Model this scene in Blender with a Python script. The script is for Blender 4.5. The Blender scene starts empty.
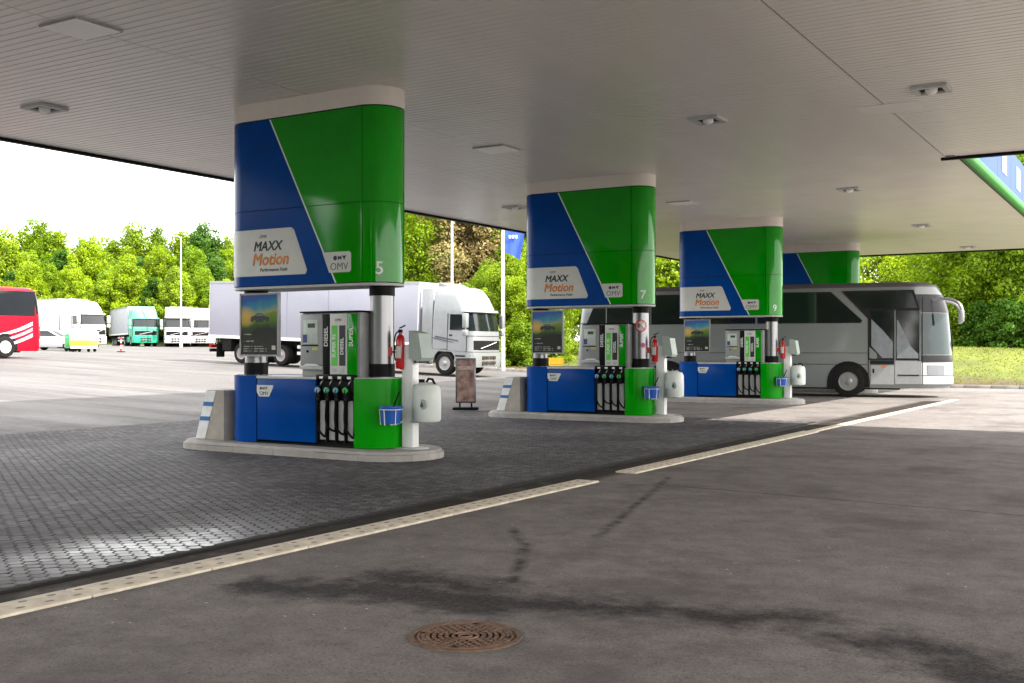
import bpy, bmesh, math, random
import numpy as np
from mathutils import Vector, Matrix
random.seed(7); rng = np.random.default_rng(7)
S = bpy.context.scene
R = math.radians
# ------------------------------------------------------------------ camera
FPX = 1080.0; HC = 1.6; YAW = math.atan(658/FPX)
cd = bpy.data.cameras.new('camera'); cam = bpy.data.objects.new('camera', cd); S.collection.objects.link(cam)
cam.location = (0, 0, HC); cam.rotation_euler = (R(90), 0, YAW)
cd.sensor_width = 36; cd.lens = 36*FPX/1024; cd.shift_y = 6.5/1024
cd.clip_start = .05; cd.clip_end = 3000; S.camera = cam
# ------------------------------------------------------------------ world, sun, exposure
SUN_DIR = Vector((1.0, 0.06, 1.0)).normalized()
w = bpy.data.worlds.new('World'); S.world = w; w.use_nodes = True
nt = w.node_tree; nt.nodes.clear()
wo = nt.nodes.new('ShaderNodeOutputWorld'); bg = nt.nodes.new('ShaderNodeBackground')
sky = nt.nodes.new('ShaderNodeTexSky'); sky.sky_type = 'NISHITA'; sky.sun_disc = False
sky.sun_elevation = math.asin(SUN_DIR.z); sky.sun_rotation = math.atan2(SUN_DIR.x, SUN_DIR.y)
sky.air_density = 1.0; sky.dust_density = 2.0; sky.ozone_density = 1.0
tc = nt.nodes.new('ShaderNodeTexCoord'); mp = nt.nodes.new('ShaderNodeMapping'); mp.inputs['Scale'].default_value = (1.6, 1.6, 5.0)
nz = nt.nodes.new('ShaderNodeTexNoise'); nz.inputs['Scale'].default_value = 2.2; nz.inputs['Detail'].default_value = 7; nz.inputs['Roughness'].default_value = .55
rp = nt.nodes.new('ShaderNodeValToRGB'); rp.color_ramp.elements[0].position = .36; rp.color_ramp.elements[1].position = .56
rp.color_ramp.elements[0].color = (.35, .35, .35, 1); rp.color_ramp.elements[1].color = (1, 1, 1, 1)
mx = nt.nodes.new('ShaderNodeMix'); mx.data_type = 'RGBA'
mx.inputs[7].default_value = (8.5, 8.3, 8.0, 1)
L_ = nt.links.new
L_(tc.outputs['Generated'], mp.inputs[0]); L_(mp.outputs[0], nz.inputs['Vector']); L_(nz.outputs['Fac'], rp.inputs[0])
L_(rp.outputs[0], mx.inputs[0]); L_(sky.outputs[0], mx.inputs[6]); L_(mx.outputs[2], bg.inputs[0]); L_(bg.outputs[0], wo.inputs[0])
bg.inputs[1].default_value = .15
sd = bpy.data.lights.new('sun', 'SUN'); sd.energy = 3.0; sd.angle = R(.6); sd.color = (1, .95, .87)
so = bpy.data.objects.new('sun', sd); S.collection.objects.link(so)
so.rotation_euler = SUN_DIR.to_track_quat('Z', 'Y').to_euler(); so.location = (20, 0, 40)
S.view_settings.view_transform = 'Standard'; S.view_settings.look = 'None'; S.view_settings.gamma = 1
S.view_settings.exposure = 2.05
S.render.engine = 'CYCLES'; S.cycles.max_bounces = 6; S.cycles.diffuse_bounces = 3; S.cycles.glossy_bounces = 3; S.cycles.transmission_bounces = 3; S.cycles.transparent_max_bounces = 6

# ------------------------------------------------------------------ helpers
FW = (-math.sin(YAW), math.cos(YAW)); RT = (math.cos(YAW), math.sin(YAW))
def at(px, d):                       # ground position seen in image column px at distance d
    x = (px-512)/FPX*d
    return x*RT[0]+d*FW[0], x*RT[1]+d*FW[1]
def zt(x, y):                        # height of the sloping lot
    t = -x-15.5
    if t <= 0: z = 0
    elif t < 34: z = .034*t - .3*min(t, 3)*0.034*(1-min(t, 3)/3)
    else: z = .034*34 + .016*(min(t, 80)-34)
    return z
MATS = {}
def nodes_of(m):
    m.use_nodes = True
    return m.node_tree.nodes, m.node_tree.links, m.node_tree.nodes['Principled BSDF']
def mat(name, col, rough=.5, metal=0, var=.12, scale=6, bump=0, bscale=40, coat=0, spec=.5, ior=1.45, dirt=0, dcol=(.05, .045, .04), dscale=2.5):
    if name in MATS: return MATS[name]
    m = bpy.data.materials.new(name); n, l, b = nodes_of(m)
    t = n.new('ShaderNodeTexCoord')
    no = n.new('ShaderNodeTexNoise'); no.inputs['Scale'].default_value = scale; no.inputs['Detail'].default_value = 6
    l.new(t.outputs['Object'], no.inputs['Vector'])
    r = n.new('ShaderNodeValToRGB'); e = r.color_ramp.elements
    e[0].position = .3; e[1].position = .7
    e[0].color = tuple(max(0, c*(1-var)) for c in col)+(1,); e[1].color = tuple(min(1, c*(1+var)) for c in col)+(1,)
    l.new(no.outputs['Fac'], r.inputs[0]); out = r.outputs[0]
    if dirt:
        n2 = n.new('ShaderNodeTexNoise'); n2.inputs['Scale'].default_value = dscale; n2.inputs['Detail'].default_value = 9; n2.inputs['Roughness'].default_value = .65
        l.new(t.outputs['Object'], n2.inputs['Vector'])
        r2 = n.new('ShaderNodeValToRGB'); r2.color_ramp.elements[0].position = .5; r2.color_ramp.elements[1].position = .75
        r2.color_ramp.elements[1].color = (dirt,)*3+(1,)
        l.new(n2.outputs['Fac'], r2.inputs[0])
        mxx = n.new('ShaderNodeMix'); mxx.data_type = 'RGBA'; mxx.inputs[7].default_value = dcol+(1,)
        l.new(r2.outputs[0], mxx.inputs[0]); l.new(out, mxx.inputs[6]); out = mxx.outputs[2]
    l.new(out, b.inputs['Base Color'])
    b.inputs['Roughness'].default_value = rough; b.inputs['Metallic'].default_value = metal
    b.inputs['Specular IOR Level'].default_value = spec; b.inputs['IOR'].default_value = ior
    if coat: b.inputs['Coat Weight'].default_value = coat; b.inputs['Coat Roughness'].default_value = .06
    if bump:
        n3 = n.new('ShaderNodeTexNoise'); n3.inputs['Scale'].default_value = bscale; n3.inputs['Detail'].default_value = 5
        l.new(t.outputs['Object'], n3.inputs['Vector'])
        bp = n.new('ShaderNodeBump'); bp.inputs['Strength'].default_value = bump; bp.inputs['Distance'].default_value = .01
        l.new(n3.outputs['Fac'], bp.inputs['Height']); l.new(bp.outputs[0], b.inputs['Normal'])
    MATS[name] = m
    return m

def link(o): S.collection.objects.link(o); return o
def tag(o, label=None, cat=None, group=None, kind=None):
    if label: o['label'] = label
    if cat: o['category'] = cat
    if group: o['group'] = group
    if kind: o['kind'] = kind
    return o
def empty(name, loc=(0, 0, 0), rz=0, label=None, cat=None, group=None):
    o = bpy.data.objects.new(name, None); link(o); o.location = loc; o.rotation_euler = (0, 0, rz); o.empty_display_size = .2
    return tag(o, label, cat, group)
def copy_tree(o, parent=None):
    c = o.copy(); link(c); c.parent = parent
    for ch in o.children: copy_tree(ch, c)
    return c
class G:
    """geometry collector"""
    def __init__(s): s.v = []; s.f = []; s.mi = []
    def add(s, v, f, mi=0):
        o = len(s.v); s.v += [tuple(p) for p in v]; s.f += [tuple(i+o for i in q) for q in f]; s.mi += [mi]*len(f); return s
    def box(s, x0, x1, y0, y1, z0, z1, mi=0):
        v = [(x0, y0, z0), (x1, y0, z0), (x1, y1, z0), (x0, y1, z0), (x0, y0, z1), (x1, y0, z1), (x1, y1, z1), (x0, y1, z1)]
        return s.add(v, [(0, 3, 2, 1), (4, 5, 6, 7), (0, 1, 5, 4), (1, 2, 6, 5), (2, 3, 7, 6), (3, 0, 4, 7)], mi)
    def cbox(s, x0, x1, y0, y1, z0, z1, c, mi=0):     # box with chamfered edges
        bm = bmesh.new(); bmesh.ops.create_cube(bm, size=1)
        for v in bm.verts: v.co = ((x0+x1)/2+v.co.x*(x1-x0), (y0+y1)/2+v.co.y*(y1-y0), (z0+z1)/2+v.co.z*(z1-z0))
        bmesh.ops.bevel(bm, geom=bm.edges[:], offset=c, segments=2, affect='EDGES', profile=.5)
        bm.verts.index_update(); s.add([v.co[:] for v in bm.verts], [[v.index for v in f.verts] for f in bm.faces], mi); bm.free(); return s
    def prism(s, pts, a0, a1, axis='y', mi=0):         # polygon extruded along an axis; pts in the other two
        n = len(pts)
        def P(p, a): return {'y': (p[0], a, p[1]), 'x': (a, p[0], p[1]), 'z': (p[0], p[1], a)}[axis]
        v = [P(p, a0) for p in pts]+[P(p, a1) for p in pts]
        f = [tuple(range(n)), tuple(range(2*n-1, n-1, -1))]+[(i, i+n, (i+1) % n+n, (i+1) % n) for i in range(n)]
        return s.add(v, f, mi)
    def lathe(s, prof, c=(0, 0, 0), axis='z', n=24, mi=0):   # prof: (radius, height)
        v = []; f = []
        for r, h in prof:
            for k in range(n):
                a = 2*math.pi*k/n; p = (r*math.cos(a), r*math.sin(a), h)
                if axis == 'y': p = (p[0], p[2], p[1])
                if axis == 'x': p = (p[2], p[0], p[1])
                v.append((c[0]+p[0], c[1]+p[1], c[2]+p[2]))
        m = len(prof)
        for j in range(m-1):
            for k in range(n): f.append((j*n+k, j*n+(k+1) % n, (j+1)*n+(k+1) % n, (j+1)*n+k))
        if prof[0][0] > 1e-4: f.append(tuple(range(n-1, -1, -1)))
        if prof[-1][0] > 1e-4: f.append(tuple((m-1)*n+k for k in range(n)))
        return s.add(v, f, mi)
    def cyl(s, p, q, r, r2=None, n=12, mi=0): return s.tube([p, q], [r, r if r2 is None else r2], n, mi)
    def tube(s, pts, rad, n=8, mi=0):
        pts = [Vector(p) for p in pts]
        if not hasattr(rad, '__len__'): rad = [rad]*len(pts)
        v = []; f = []; up = None
        for i, p in enumerate(pts):
            t = (pts[min(i+1, len(pts)-1)]-pts[max(i-1, 0)]).normalized()
            if up is None: up = Vector((0, 0, 1)) if abs(t.z) < .9 else Vector((1, 0, 0))
            a = t.cross(up).normalized(); b = a.cross(t).normalized(); up = b
            for k in range(n):
                th = 2*math.pi*k/n; v.append(p+(a*math.cos(th)+b*math.sin(th))*rad[i])
        for j in range(len(pts)-1):
            for k in range(n): f.append((j*n+k, j*n+(k+1) % n, (j+1)*n+(k+1) % n, (j+1)*n+k))
        f.append(tuple(range(n-1, -1, -1))); f.append(tuple((len(pts)-1)*n+k for k in range(n)))
        return s.add(v, f, mi)
    def mesh(s, name, mats, ang=35, fix=True):
        me = bpy.data.meshes.new(name); me.from_pydata(s.v, [], s.f)
        if not isinstance(mats, (list, tuple)): mats = [mats]
        for m in mats: me.materials.append(m)
        if len(mats) > 1: me.polygons.foreach_set('material_index', s.mi)
        if fix:
            bm = bmesh.new(); bm.from_mesh(me); bmesh.ops.recalc_face_normals(bm, faces=bm.faces[:]); bm.to_mesh(me); bm.free()
        me.shade_smooth(); me.set_sharp_from_angle(angle=R(ang)); me.update()
        return me
    def obj(s, name, mats, parent=None, ang=35, fix=True, loc=None):
        o = bpy.data.objects.new(name, s.mesh(name, mats, ang, fix)); link(o); o.parent = parent
        if loc: o.location = loc
        return o
def box_obj(name, b, m, parent=None, c=0):
    g = G()
    if c: g.cbox(*b, c)
    else: g.box(*b)
    return g.obj(name, m, parent)
def bez(p0, p1, p2, p3, n=12):
    p0, p1, p2, p3 = map(Vector, (p0, p1, p2, p3)); o = []
    for i in range(n+1):
        t = i/n; o.append(p0*(1-t)**3+p1*3*t*(1-t)**2+p2*3*t*t*(1-t)+p3*t**3)
    return o
_dg = None
def text_geo(s, size=.1, bold=0, shear=0, align='CENTER', ext=.002, space=1.0):
    cu = bpy.data.curves.new('txt', 'FONT'); cu.body = s; cu.size = size; cu.offset = bold; cu.shear = shear; cu.extrude = ext
    cu.align_x = align; cu.align_y = 'BOTTOM_BASELINE'; cu.space_character = space; cu.resolution_u = 4
    o = bpy.data.objects.new('txt', cu); link(o)
    bpy.context.view_layer.update()
    me = bpy.data.meshes.new_from_object(o.evaluated_get(bpy.context.evaluated_depsgraph_get()))
    v = [tuple(p.co) for p in me.vertices]; f = [tuple(p.vertices) for p in me.polygons]
    bpy.data.objects.remove(o); bpy.data.curves.remove(cu); bpy.data.meshes.remove(me)
    return v, f

# ------------------------------------------------------------------ materials
def asphalt_mat(full):
    m = bpy.data.materials.new('forecourt_asphalt' if full else 'asphalt'); n, l, b = nodes_of(m)
    t = n.new('ShaderNodeTexCoord'); co = t.outputs['Object']
    def noise(sc, det=5, ro=.6, vec=None):
        q = n.new('ShaderNodeTexNoise'); q.inputs['Scale'].default_value = sc; q.inputs['Detail'].default_value = det; q.inputs['Roughness'].default_value = ro
        l.new(vec or co, q.inputs['Vector']); return q.outputs['Fac']
    def ramp(f, p0, p1, c0=(0, 0, 0), c1=(1, 1, 1)):
        q = n.new('ShaderNodeValToRGB'); q.color_ramp.elements[0].position = p0; q.color_ramp.elements[1].position = p1
        q.color_ramp.elements[0].color = c0+(1,); q.color_ramp.elements[1].color = c1+(1,); l.new(f, q.inputs[0]); return q.outputs[0]
    def M(op, a, b_=None):
        q = n.new('ShaderNodeMath'); q.operation = op
        for i, x in enumerate((a, b_)):
            if x is None: continue
            if isinstance(x, (int, float)): q.inputs[i].default_value = x
            else: l.new(x, q.inputs[i])
        return q.outputs[0]
    def mix(f, a, c):
        q = n.new('ShaderNodeMix'); q.data_type = 'RGBA'
        if isinstance(f, float): q.inputs[0].default_value = f
        else: l.new(f, q.inputs[0])
        for i, x in ((6, a), (7, c)):
            if isinstance(x, tuple): q.inputs[i].default_value = x+(1,)
            else: l.new(x, q.inputs[i])
        return q.outputs[2]
    # domain-warped coordinates so that stains get ragged outlines
    nv = n.new('ShaderNodeTexNoise'); nv.inputs['Scale'].default_value = 2.2; nv.inputs['Detail'].default_value = 7; nv.inputs['Roughness'].default_value = .62; l.new(co, nv.inputs['Vector'])
    vs = n.new('ShaderNodeVectorMath'); vs.operation = 'SUBTRACT'; vs.inputs[1].default_value = (.5, .5, .5); l.new(nv.outputs['Color'], vs.inputs[0])
    vm = n.new('ShaderNodeVectorMath'); vm.operation = 'SCALE'; vm.inputs['Scale'].default_value = 1.0; l.new(vs.outputs[0], vm.inputs[0])
    va = n.new('ShaderNodeVectorMath'); va.operation = 'ADD'; l.new(co, va.inputs[0]); l.new(vm.outputs[0], va.inputs[1]); wco = va.outputs[0]
    def seg(a, b2, w, soft, vec):                      # soft mask round a segment
        ab = Vector((b2[0]-a[0], b2[1]-a[1], 0)); L2 = ab.length_squared
        d = n.new('ShaderNodeVectorMath'); d.operation = 'SUBTRACT'; d.inputs[1].default_value = (a[0], a[1], 0); l.new(vec, d.inputs[0])
        fl = n.new('ShaderNodeVectorMath'); fl.operation = 'MULTIPLY'; fl.inputs[1].default_value = (1, 1, 0); l.new(d.outputs[0], fl.inputs[0])
        dt = n.new('ShaderNodeVectorMath'); dt.operation = 'DOT_PRODUCT'; dt.inputs[1].default_value = ab/L2; l.new(fl.outputs[0], dt.inputs[0])
        cl = n.new('ShaderNodeClamp'); l.new(dt.outputs['Value'], cl.inputs[0])
        sc = n.new('ShaderNodeVectorMath'); sc.operation = 'SCALE'; sc.inputs[0].default_value = ab; l.new(cl.outputs[0], sc.inputs['Scale'])
        df = n.new('ShaderNodeVectorMath'); df.operation = 'SUBTRACT'; l.new(fl.outputs[0], df.inputs[0]); l.new(sc.outputs[0], df.inputs[1])
        ln = n.new('ShaderNodeVectorMath'); ln.operation = 'LENGTH'; l.new(df.outputs[0], ln.inputs[0])
        mr = n.new('ShaderNodeMapRange'); mr.inputs[1].default_value = w; mr.inputs[2].default_value = w+soft; mr.inputs[3].default_value = 1; mr.inputs[4].default_value = 0
        l.new(ln.outputs['Value'], mr.inputs[0]); return mr.outputs[0]
    base = mix(ramp(noise(.35, 6), .3, .7), (.185, .168, .159) if full else (.088, .083, .081), (.250, .227, .216) if full else (.108, .101, .098))
    base = mix(ramp(noise(3.2, 9, .7), .42, .72), base, (.140, .127, .120) if full else (.075, .071, .07))
    fine = noise(70, 3, .6); base = mix(M('MULTIPLY', ramp(fine, .56, .68), .65), base, (.32, .30, .28))
    base = mix(M('MULTIPLY', ramp(noise(60, 3, .6), .55, .67), .65), base, (.06, .055, .052))
    base = mix(M('MULTIPLY', ramp(noise(11, 5, .7), .55, .72), .35), base, (.085, .077, .075))
    stain = None
    if full:
        # old stone chips showing pale
        vo = n.new('ShaderNodeTexVoronoi'); vo.inputs['Scale'].default_value = 4.3; l.new(co, vo.inputs['Vector'])
        base = mix(ramp(vo.outputs['Distance'], .03, .05, (1, 1, 1), (0, 0, 0)), base, (.5, .48, .44))
        mo = M('MULTIPLY', ramp(noise(.55, 7, .68), .48, .64), .6); base = mix(mo, base, (.085, .076, .078))
        # oil and wet stains, each with its own outline
        st = None
        for a, c, wd in (((-5.2, 5.35), (-4.5, 5.6), .10), ((-4.6, 5.62), (-3.6, 5.68), .13), ((-3.6, 5.72), (-2.8, 6.05), .10), ((-2.8, 6.05), (-1.85, 6.25), .06),
                         ((-1.3, 6.0), (-.8, 5.9), .05), ((-.95, 5.75), (-.35, 5.6), .16), ((-4.6, 6.05), (-3.9, 6.0), .03)):
            s = seg(a, c, wd*.55, .46, wco); st = s if st is None else M('MAXIMUM', st, s)
        stain = ramp(M('ADD', st, M('MULTIPLY', M('SUBTRACT', noise(5, 8, .78), .5), 1.7)), .22, .95)
        stain = M('MULTIPLY', stain, ramp(noise(30, 5, .7), .3, .6, (.75, .75, .75), (1, 1, 1)))
        base = mix(M('MULTIPLY', stain, .86), base, (.020, .0195, .0215))
        # tyre marks
        nv3 = n.new('ShaderNodeVectorMath'); nv3.operation = 'SCALE'; nv3.inputs['Scale'].default_value = .12; l.new(vs.outputs[0], nv3.inputs[0])
        va3 = n.new('ShaderNodeVectorMath'); va3.operation = 'ADD'; l.new(co, va3.inputs[0]); l.new(nv3.outputs[0], va3.inputs[1])
        tm = None
        for a, c in (((-4.98, 8.15), (-4.45, 7.5)), ((-4.45, 7.5), (-4.05, 6.75)), ((-4.05, 6.75), (-3.85, 6.3)), ((-5.3, 12.4), (-4.95, 11.2)), ((-4.95, 11.2), (-4.55, 9.7)), ((-4.55, 9.7), (-4.15, 8.2))):
            s = seg(a, c, .012, .065, va3.outputs[0]); tm = s if tm is None else M('MAXIMUM', tm, s)
        tm = M('MULTIPLY', tm, ramp(noise(5, 6, .7), .35, .6)); base = mix(M('MULTIPLY', tm, .85), base, (.035, .033, .032))
        # long construction seams and cracks
        nv2 = n.new('ShaderNodeVectorMath'); nv2.operation = 'SCALE'; nv2.inputs['Scale'].default_value = .08; l.new(vs.outputs[0], nv2.inputs[0])
        va2 = n.new('ShaderNodeVectorMath'); va2.operation = 'ADD'; l.new(co, va2.inputs[0]); l.new(nv2.outputs[0], va2.inputs[1])
        ck = M('MAXIMUM', seg((-5.2, 11.7), (6, 10.6), .006, .02, va2.outputs[0]), seg((-5.4, 19.2), (7, 19.3), .006, .025, va2.outputs[0]))
        base = mix(M('MULTIPLY', ck, .75), base, (.03, .028, .026))
    # grime along the drain channel
    if full: gr = M('MULTIPLY', seg((-6.50, -6), (-6.02, 34), .22, .22, co), ramp(noise(1.7, 6), .15, .45)); base = mix(M('MULTIPLY', gr, .9), base, (.028, .023, .019))
    # big traffic wear on the lot: pale lanes
    sx = n.new('ShaderNodeMapping'); sx.inputs['Scale'].default_value = (.05, .6, 1); l.new(co, sx.inputs[0])
    if not full: base = mix(M('MULTIPLY', ramp(noise(1.0, 6, .6, sx.outputs[0]), .45, .6), .5), base, (.155, .15, .147))
    if not full: base = mix(M('MULTIPLY', ramp(noise(1.7, 7, .65, sx.outputs[0]), .50, .62), .55), base, (.055, .053, .052))
    l.new(base, b.inputs['Base Color'])
    # damp patches on the shaded lane beside the paving
    if not full: wet = M('MULTIPLY', seg((-19.5, -5), (-19.3, 30), .9, 1.6, wco), ramp(noise(.8, 6, .6, sx.outputs[0]), .42, .6))
    rough = ramp(noise(4, 4), .3, .7, (.70,)*3, (.86,)*3)
    rough = rough if full else M('SUBTRACT', rough, M('MULTIPLY', wet, .16))
    l.new(rough, b.inputs['Roughness']); b.inputs['Specular IOR Level'].default_value = .5; b.inputs['IOR'].default_value = 1.12 if full else 1.2
    bp = n.new('ShaderNodeBump'); bp.inputs['Strength'].default_value = .55; bp.inputs['Distance'].default_value = .006
    l.new(M('ADD', M('MULTIPLY', noise(140, 3), 1.0), M('MULTIPLY', noise(25, 4), .8)), bp.inputs['Height']); l.new(bp.outputs[0], b.inputs['Normal'])
    return m
M_ASPH = asphalt_mat(False); M_FORE = asphalt_mat(True)
def paver_mat():
    m = bpy.data.materials.new('paver_concrete'); n, l, b = nodes_of(m)
    gmt = n.new('ShaderNodeNewGeometry'); t = gmt.outputs['Position']
    a = n.new('ShaderNodeTexNoise'); a.inputs['Scale'].default_value = .45; a.inputs['Detail'].default_value = 6; l.new(t, a.inputs['Vector'])
    r = n.new('ShaderNodeValToRGB'); r.color_ramp.elements[0].position = .3; r.color_ramp.elements[1].position = .7
    r.color_ramp.elements[0].color = (.068, .064, .067, 1); r.color_ramp.elements[1].color = (.135, .128, .134, 1); l.new(a.outputs['Fac'], r.inputs[0])
    mul = n.new('ShaderNodeMix'); mul.data_type = 'RGBA'; mul.blend_type = 'MULTIPLY'; mul.inputs[0].default_value = 1
    f = n.new('ShaderNodeTexNoise'); f.inputs['Scale'].default_value = 5.5; f.inputs['Detail'].default_value = 3; l.new(t, f.inputs['Vector'])
    r2 = n.new('ShaderNodeValToRGB'); r2.color_ramp.elements[0].position = .3; r2.color_ramp.elements[1].position = .7
    r2.color_ramp.elements[0].color = (.65,)*3+(1,); r2.color_ramp.elements[1].color = (1.25,)*3+(1,); l.new(f.outputs['Fac'], r2.inputs[0])
    oi = n.new('ShaderNodeObjectInfo'); su = n.new('ShaderNodeMath'); su.operation = 'ADD'; l.new(gmt.outputs['Random Per Island'], su.inputs[0]); l.new(oi.outputs['Random'], su.inputs[1])
    fr = n.new('ShaderNodeMath'); fr.operation = 'FRACT'; l.new(su.outputs[0], fr.inputs[0]); r3 = n.new('ShaderNodeMapRange'); r3.inputs[3].default_value = .66; r3.inputs[4].default_value = 1.34; l.new(fr.outputs[0], r3.inputs[0])
    mu2 = n.new('ShaderNodeMix'); mu2.data_type = 'RGBA'; mu2.blend_type = 'MULTIPLY'; mu2.inputs[0].default_value = 1; l.new(mul.outputs[2], mu2.inputs[6]); l.new(r3.outputs[0], mu2.inputs[7])
    l.new(r.outputs[0], mul.inputs[6]); l.new(r2.outputs[0], mul.inputs[7]); l.new(mu2.outputs[2], b.inputs['Base Color'])
    # film of water near the channel: smooth and shiny
    w_ = n.new('ShaderNodeTexNoise'); w_.inputs['Scale'].default_value = .9; w_.inputs['Detail'].default_value = 5; l.new(t, w_.inputs['Vector'])
    sp = n.new('ShaderNodeSeparateXYZ'); l.new(t, sp.inputs[0])
    def mr(src, a0, a1, b0, b1):
        q = n.new('ShaderNodeMapRange'); q.inputs[1].default_value = a0; q.inputs[2].default_value = a1; q.inputs[3].default_value = b0; q.inputs[4].default_value = b1; l.new(src, q.inputs[0]); return q.outputs[0]
    def mth(op, a0, b0):
        q = n.new('ShaderNodeMath'); q.operation = op
        for i, x in enumerate((a0, b0)):
            if isinstance(x, (int, float)): q.inputs[i].default_value = x
            else: l.new(x, q.inputs[i])
        return q.outputs[0]
    xs = mth('ADD', sp.outputs[0], mth('MULTIPLY', w_.outputs['Fac'], 1.1))
    mk = mth('MULTIPLY', mr(xs, -7.3, -6.6, 0, 1), mth('MULTIPLY', mr(sp.outputs[1], 6.2, 8.2, 1, 0), mr(sp.outputs[1], 4.3, 5.7, .12, 1)))
    ro = mth('SUBTRACT', mr(f.outputs['Fac'], .3, .7, .58, .72), mth('MULTIPLY', mk, .36)); l.new(ro, b.inputs['Roughness'])
    bp = n.new('ShaderNodeBump'); bp.inputs['Strength'].default_value = .35; bp.inputs['Distance'].default_value = .004
    f2 = n.new('ShaderNodeTexNoise'); f2.inputs['Scale'].default_value = 70; l.new(t, f2.inputs['Vector']); l.new(f2.outputs['Fac'], bp.inputs['Height']); l.new(bp.outputs[0], b.inputs['Normal'])
    b.inputs['Specular IOR Level'].default_value = .5; l.new(mth('ADD', 1.18, mth('MULTIPLY', mk, .14)), b.inputs['IOR'])
    inv = mth('SUBTRACT', .35, mth('MULTIPLY', mk, .33)); l.new(inv, bp.inputs['Strength'])
    return m
M_PAVE = paver_mat()
M_JOINT = mat('joint_sand', (.018, .017, .016), .95)
M_STRIP = mat('drain_concrete', (.60, .53, .42), .8, var=.2, scale=9, bump=.3, bscale=90, dirt=.6, dcol=(.24, .19, .14), dscale=4)
M_SLOT = mat('slot_dark', (.24, .19, .13), .9)
M_KERB = mat('kerb_concrete', (.34, .32, .30), .8, var=.15, bump=.3, bscale=60, dirt=.6, dcol=(.10, .09, .08), dscale=3)
M_GUARD = mat('guard_concrete', (.36, .33, .29), .8, var=.1, bump=.25, bscale=70, dirt=.4, dcol=(.16, .14, .12))
M_GUARDW = mat('guard_white', (.72, .73, .72), .6, dirt=.3, dcol=(.35, .33, .30))
M_BLUE = mat('blue_panel', (.0, .052, .27), .20, var=.14, scale=1.5, spec=.09, dirt=.3, dcol=(.004, .05, .12))
M_GREEN = mat('green_panel', (.0, .27, .0), .07, var=.12, scale=1.5, spec=.34, dirt=.25, dcol=(.003, .14, .003))
M_CREAM = mat('cream_band', (.70, .65, .59), .6, var=.03)
M_SIGNW = mat('sign_white', (.60, .61, .57), .45, var=.05)
M_LINEW = mat('stripe_white', (.72, .76, .72), .5, var=.05)
M_BLACK = mat('black_plastic', (.006, .006, .0065), .5, spec=.5, ior=1.22)
M_RUBBER = mat('rubber', (.008, .008, .008), .8, var=.3, ior=1.15)
M_STEEL = mat('brushed_steel', (.24, .24, .25), .30, metal=1, var=.02, scale=14)
M_GREY = mat('grey_metal', (.30, .31, .31), .45, metal=.2, var=.08)
M_LGREY = mat('light_grey', (.46, .47, .46), .5, var=.08)
M_WHITE = mat('white_paint', (.78, .78, .77), .35, var=.04, coat=.3, dirt=.1, dcol=(.45, .43, .4))
M_PLWHITE = mat('white_plastic', (.62, .66, .62), .45, var=.05, dirt=.1, dcol=(.4, .42, .38))
M_TOWEL = mat('sage_plastic', (.36, .42, .38), .45, var=.05)
M_BUCKET = mat('bucket_blue', (.01, .09, .42), .4)
M_RED = mat('extinguisher_red', (.55, .008, .012), .25, coat=.4)
M_NAVY = mat('ink_navy', (.012, .012, .055), .5)
M_INK = mat('ink_black', (.018, .017, .02), .5)
M_ORANGE = mat('ink_orange', (.62, .20, .02), .5, var=.2, scale=10)
M_SOFFIT = mat('soffit_paint', (.72, .675, .63), .30, var=.05, scale=1.2, dirt=.25, dcol=(.58, .53, .48), dscale=.5)
M_SEAM = mat('soffit_gap', (.10, .09, .085), .8)
M_DARK = mat('dark_trim', (.010, .0095, .0095), .6, ior=1.2)
M_GLASS = mat('dark_glass', (.010, .012, .014), .05, spec=.6, var=.2, scale=.6)
M_LENS = mat('lamp_lens', (.90, .88, .85), .35, var=.03)
M_CHROME = mat('chrome', (.72, .72, .72), .18, metal=1)

# ------------------------------------------------------------------ terrain
def ground_sheet():
    xs = [-700, -300, -180, -140]+list(np.arange(-120, -12, 4.0))+[-15.5, -8, 0, 10, 30, 60, 120, 300, 700]
    xs = sorted(set(float(x) for x in xs)); ys = [-700, -200, -60, -20, 0, 20, 45, 70, 100, 140, 200, 400, 900]
    g = G(); v = [(x, y, zt(x, y)) for y in ys for x in xs]; n = len(xs)
    f = [(j*n+i, j*n+i+1, (j+1)*n+i+1, (j+1)*n+i) for j in range(len(ys)-1) for i in range(n-1)]
    g.add(v, f); return g.obj('asphalt_ground', M_ASPH, fix=False)
tag(ground_sheet(), kind='structure')
tag(G().add([(-6.56, -6, .004), (14, -6, .004), (14, 46.0, .004), (-6.2, 46.0, .004)], [(0, 1, 2, 3)]).obj('forecourt_asphalt', M_FORE, fix=False), kind='structure')

tag(G().add([(-15.5, 23.2, .004), (-6.4, 23.2, .004), (-6.21, 46.0, .004), (-15.5, 46.0, .004)], [(0, 1, 2, 3)]).obj('lane_asphalt', M_FORE, fix=False), kind='structure')
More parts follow.
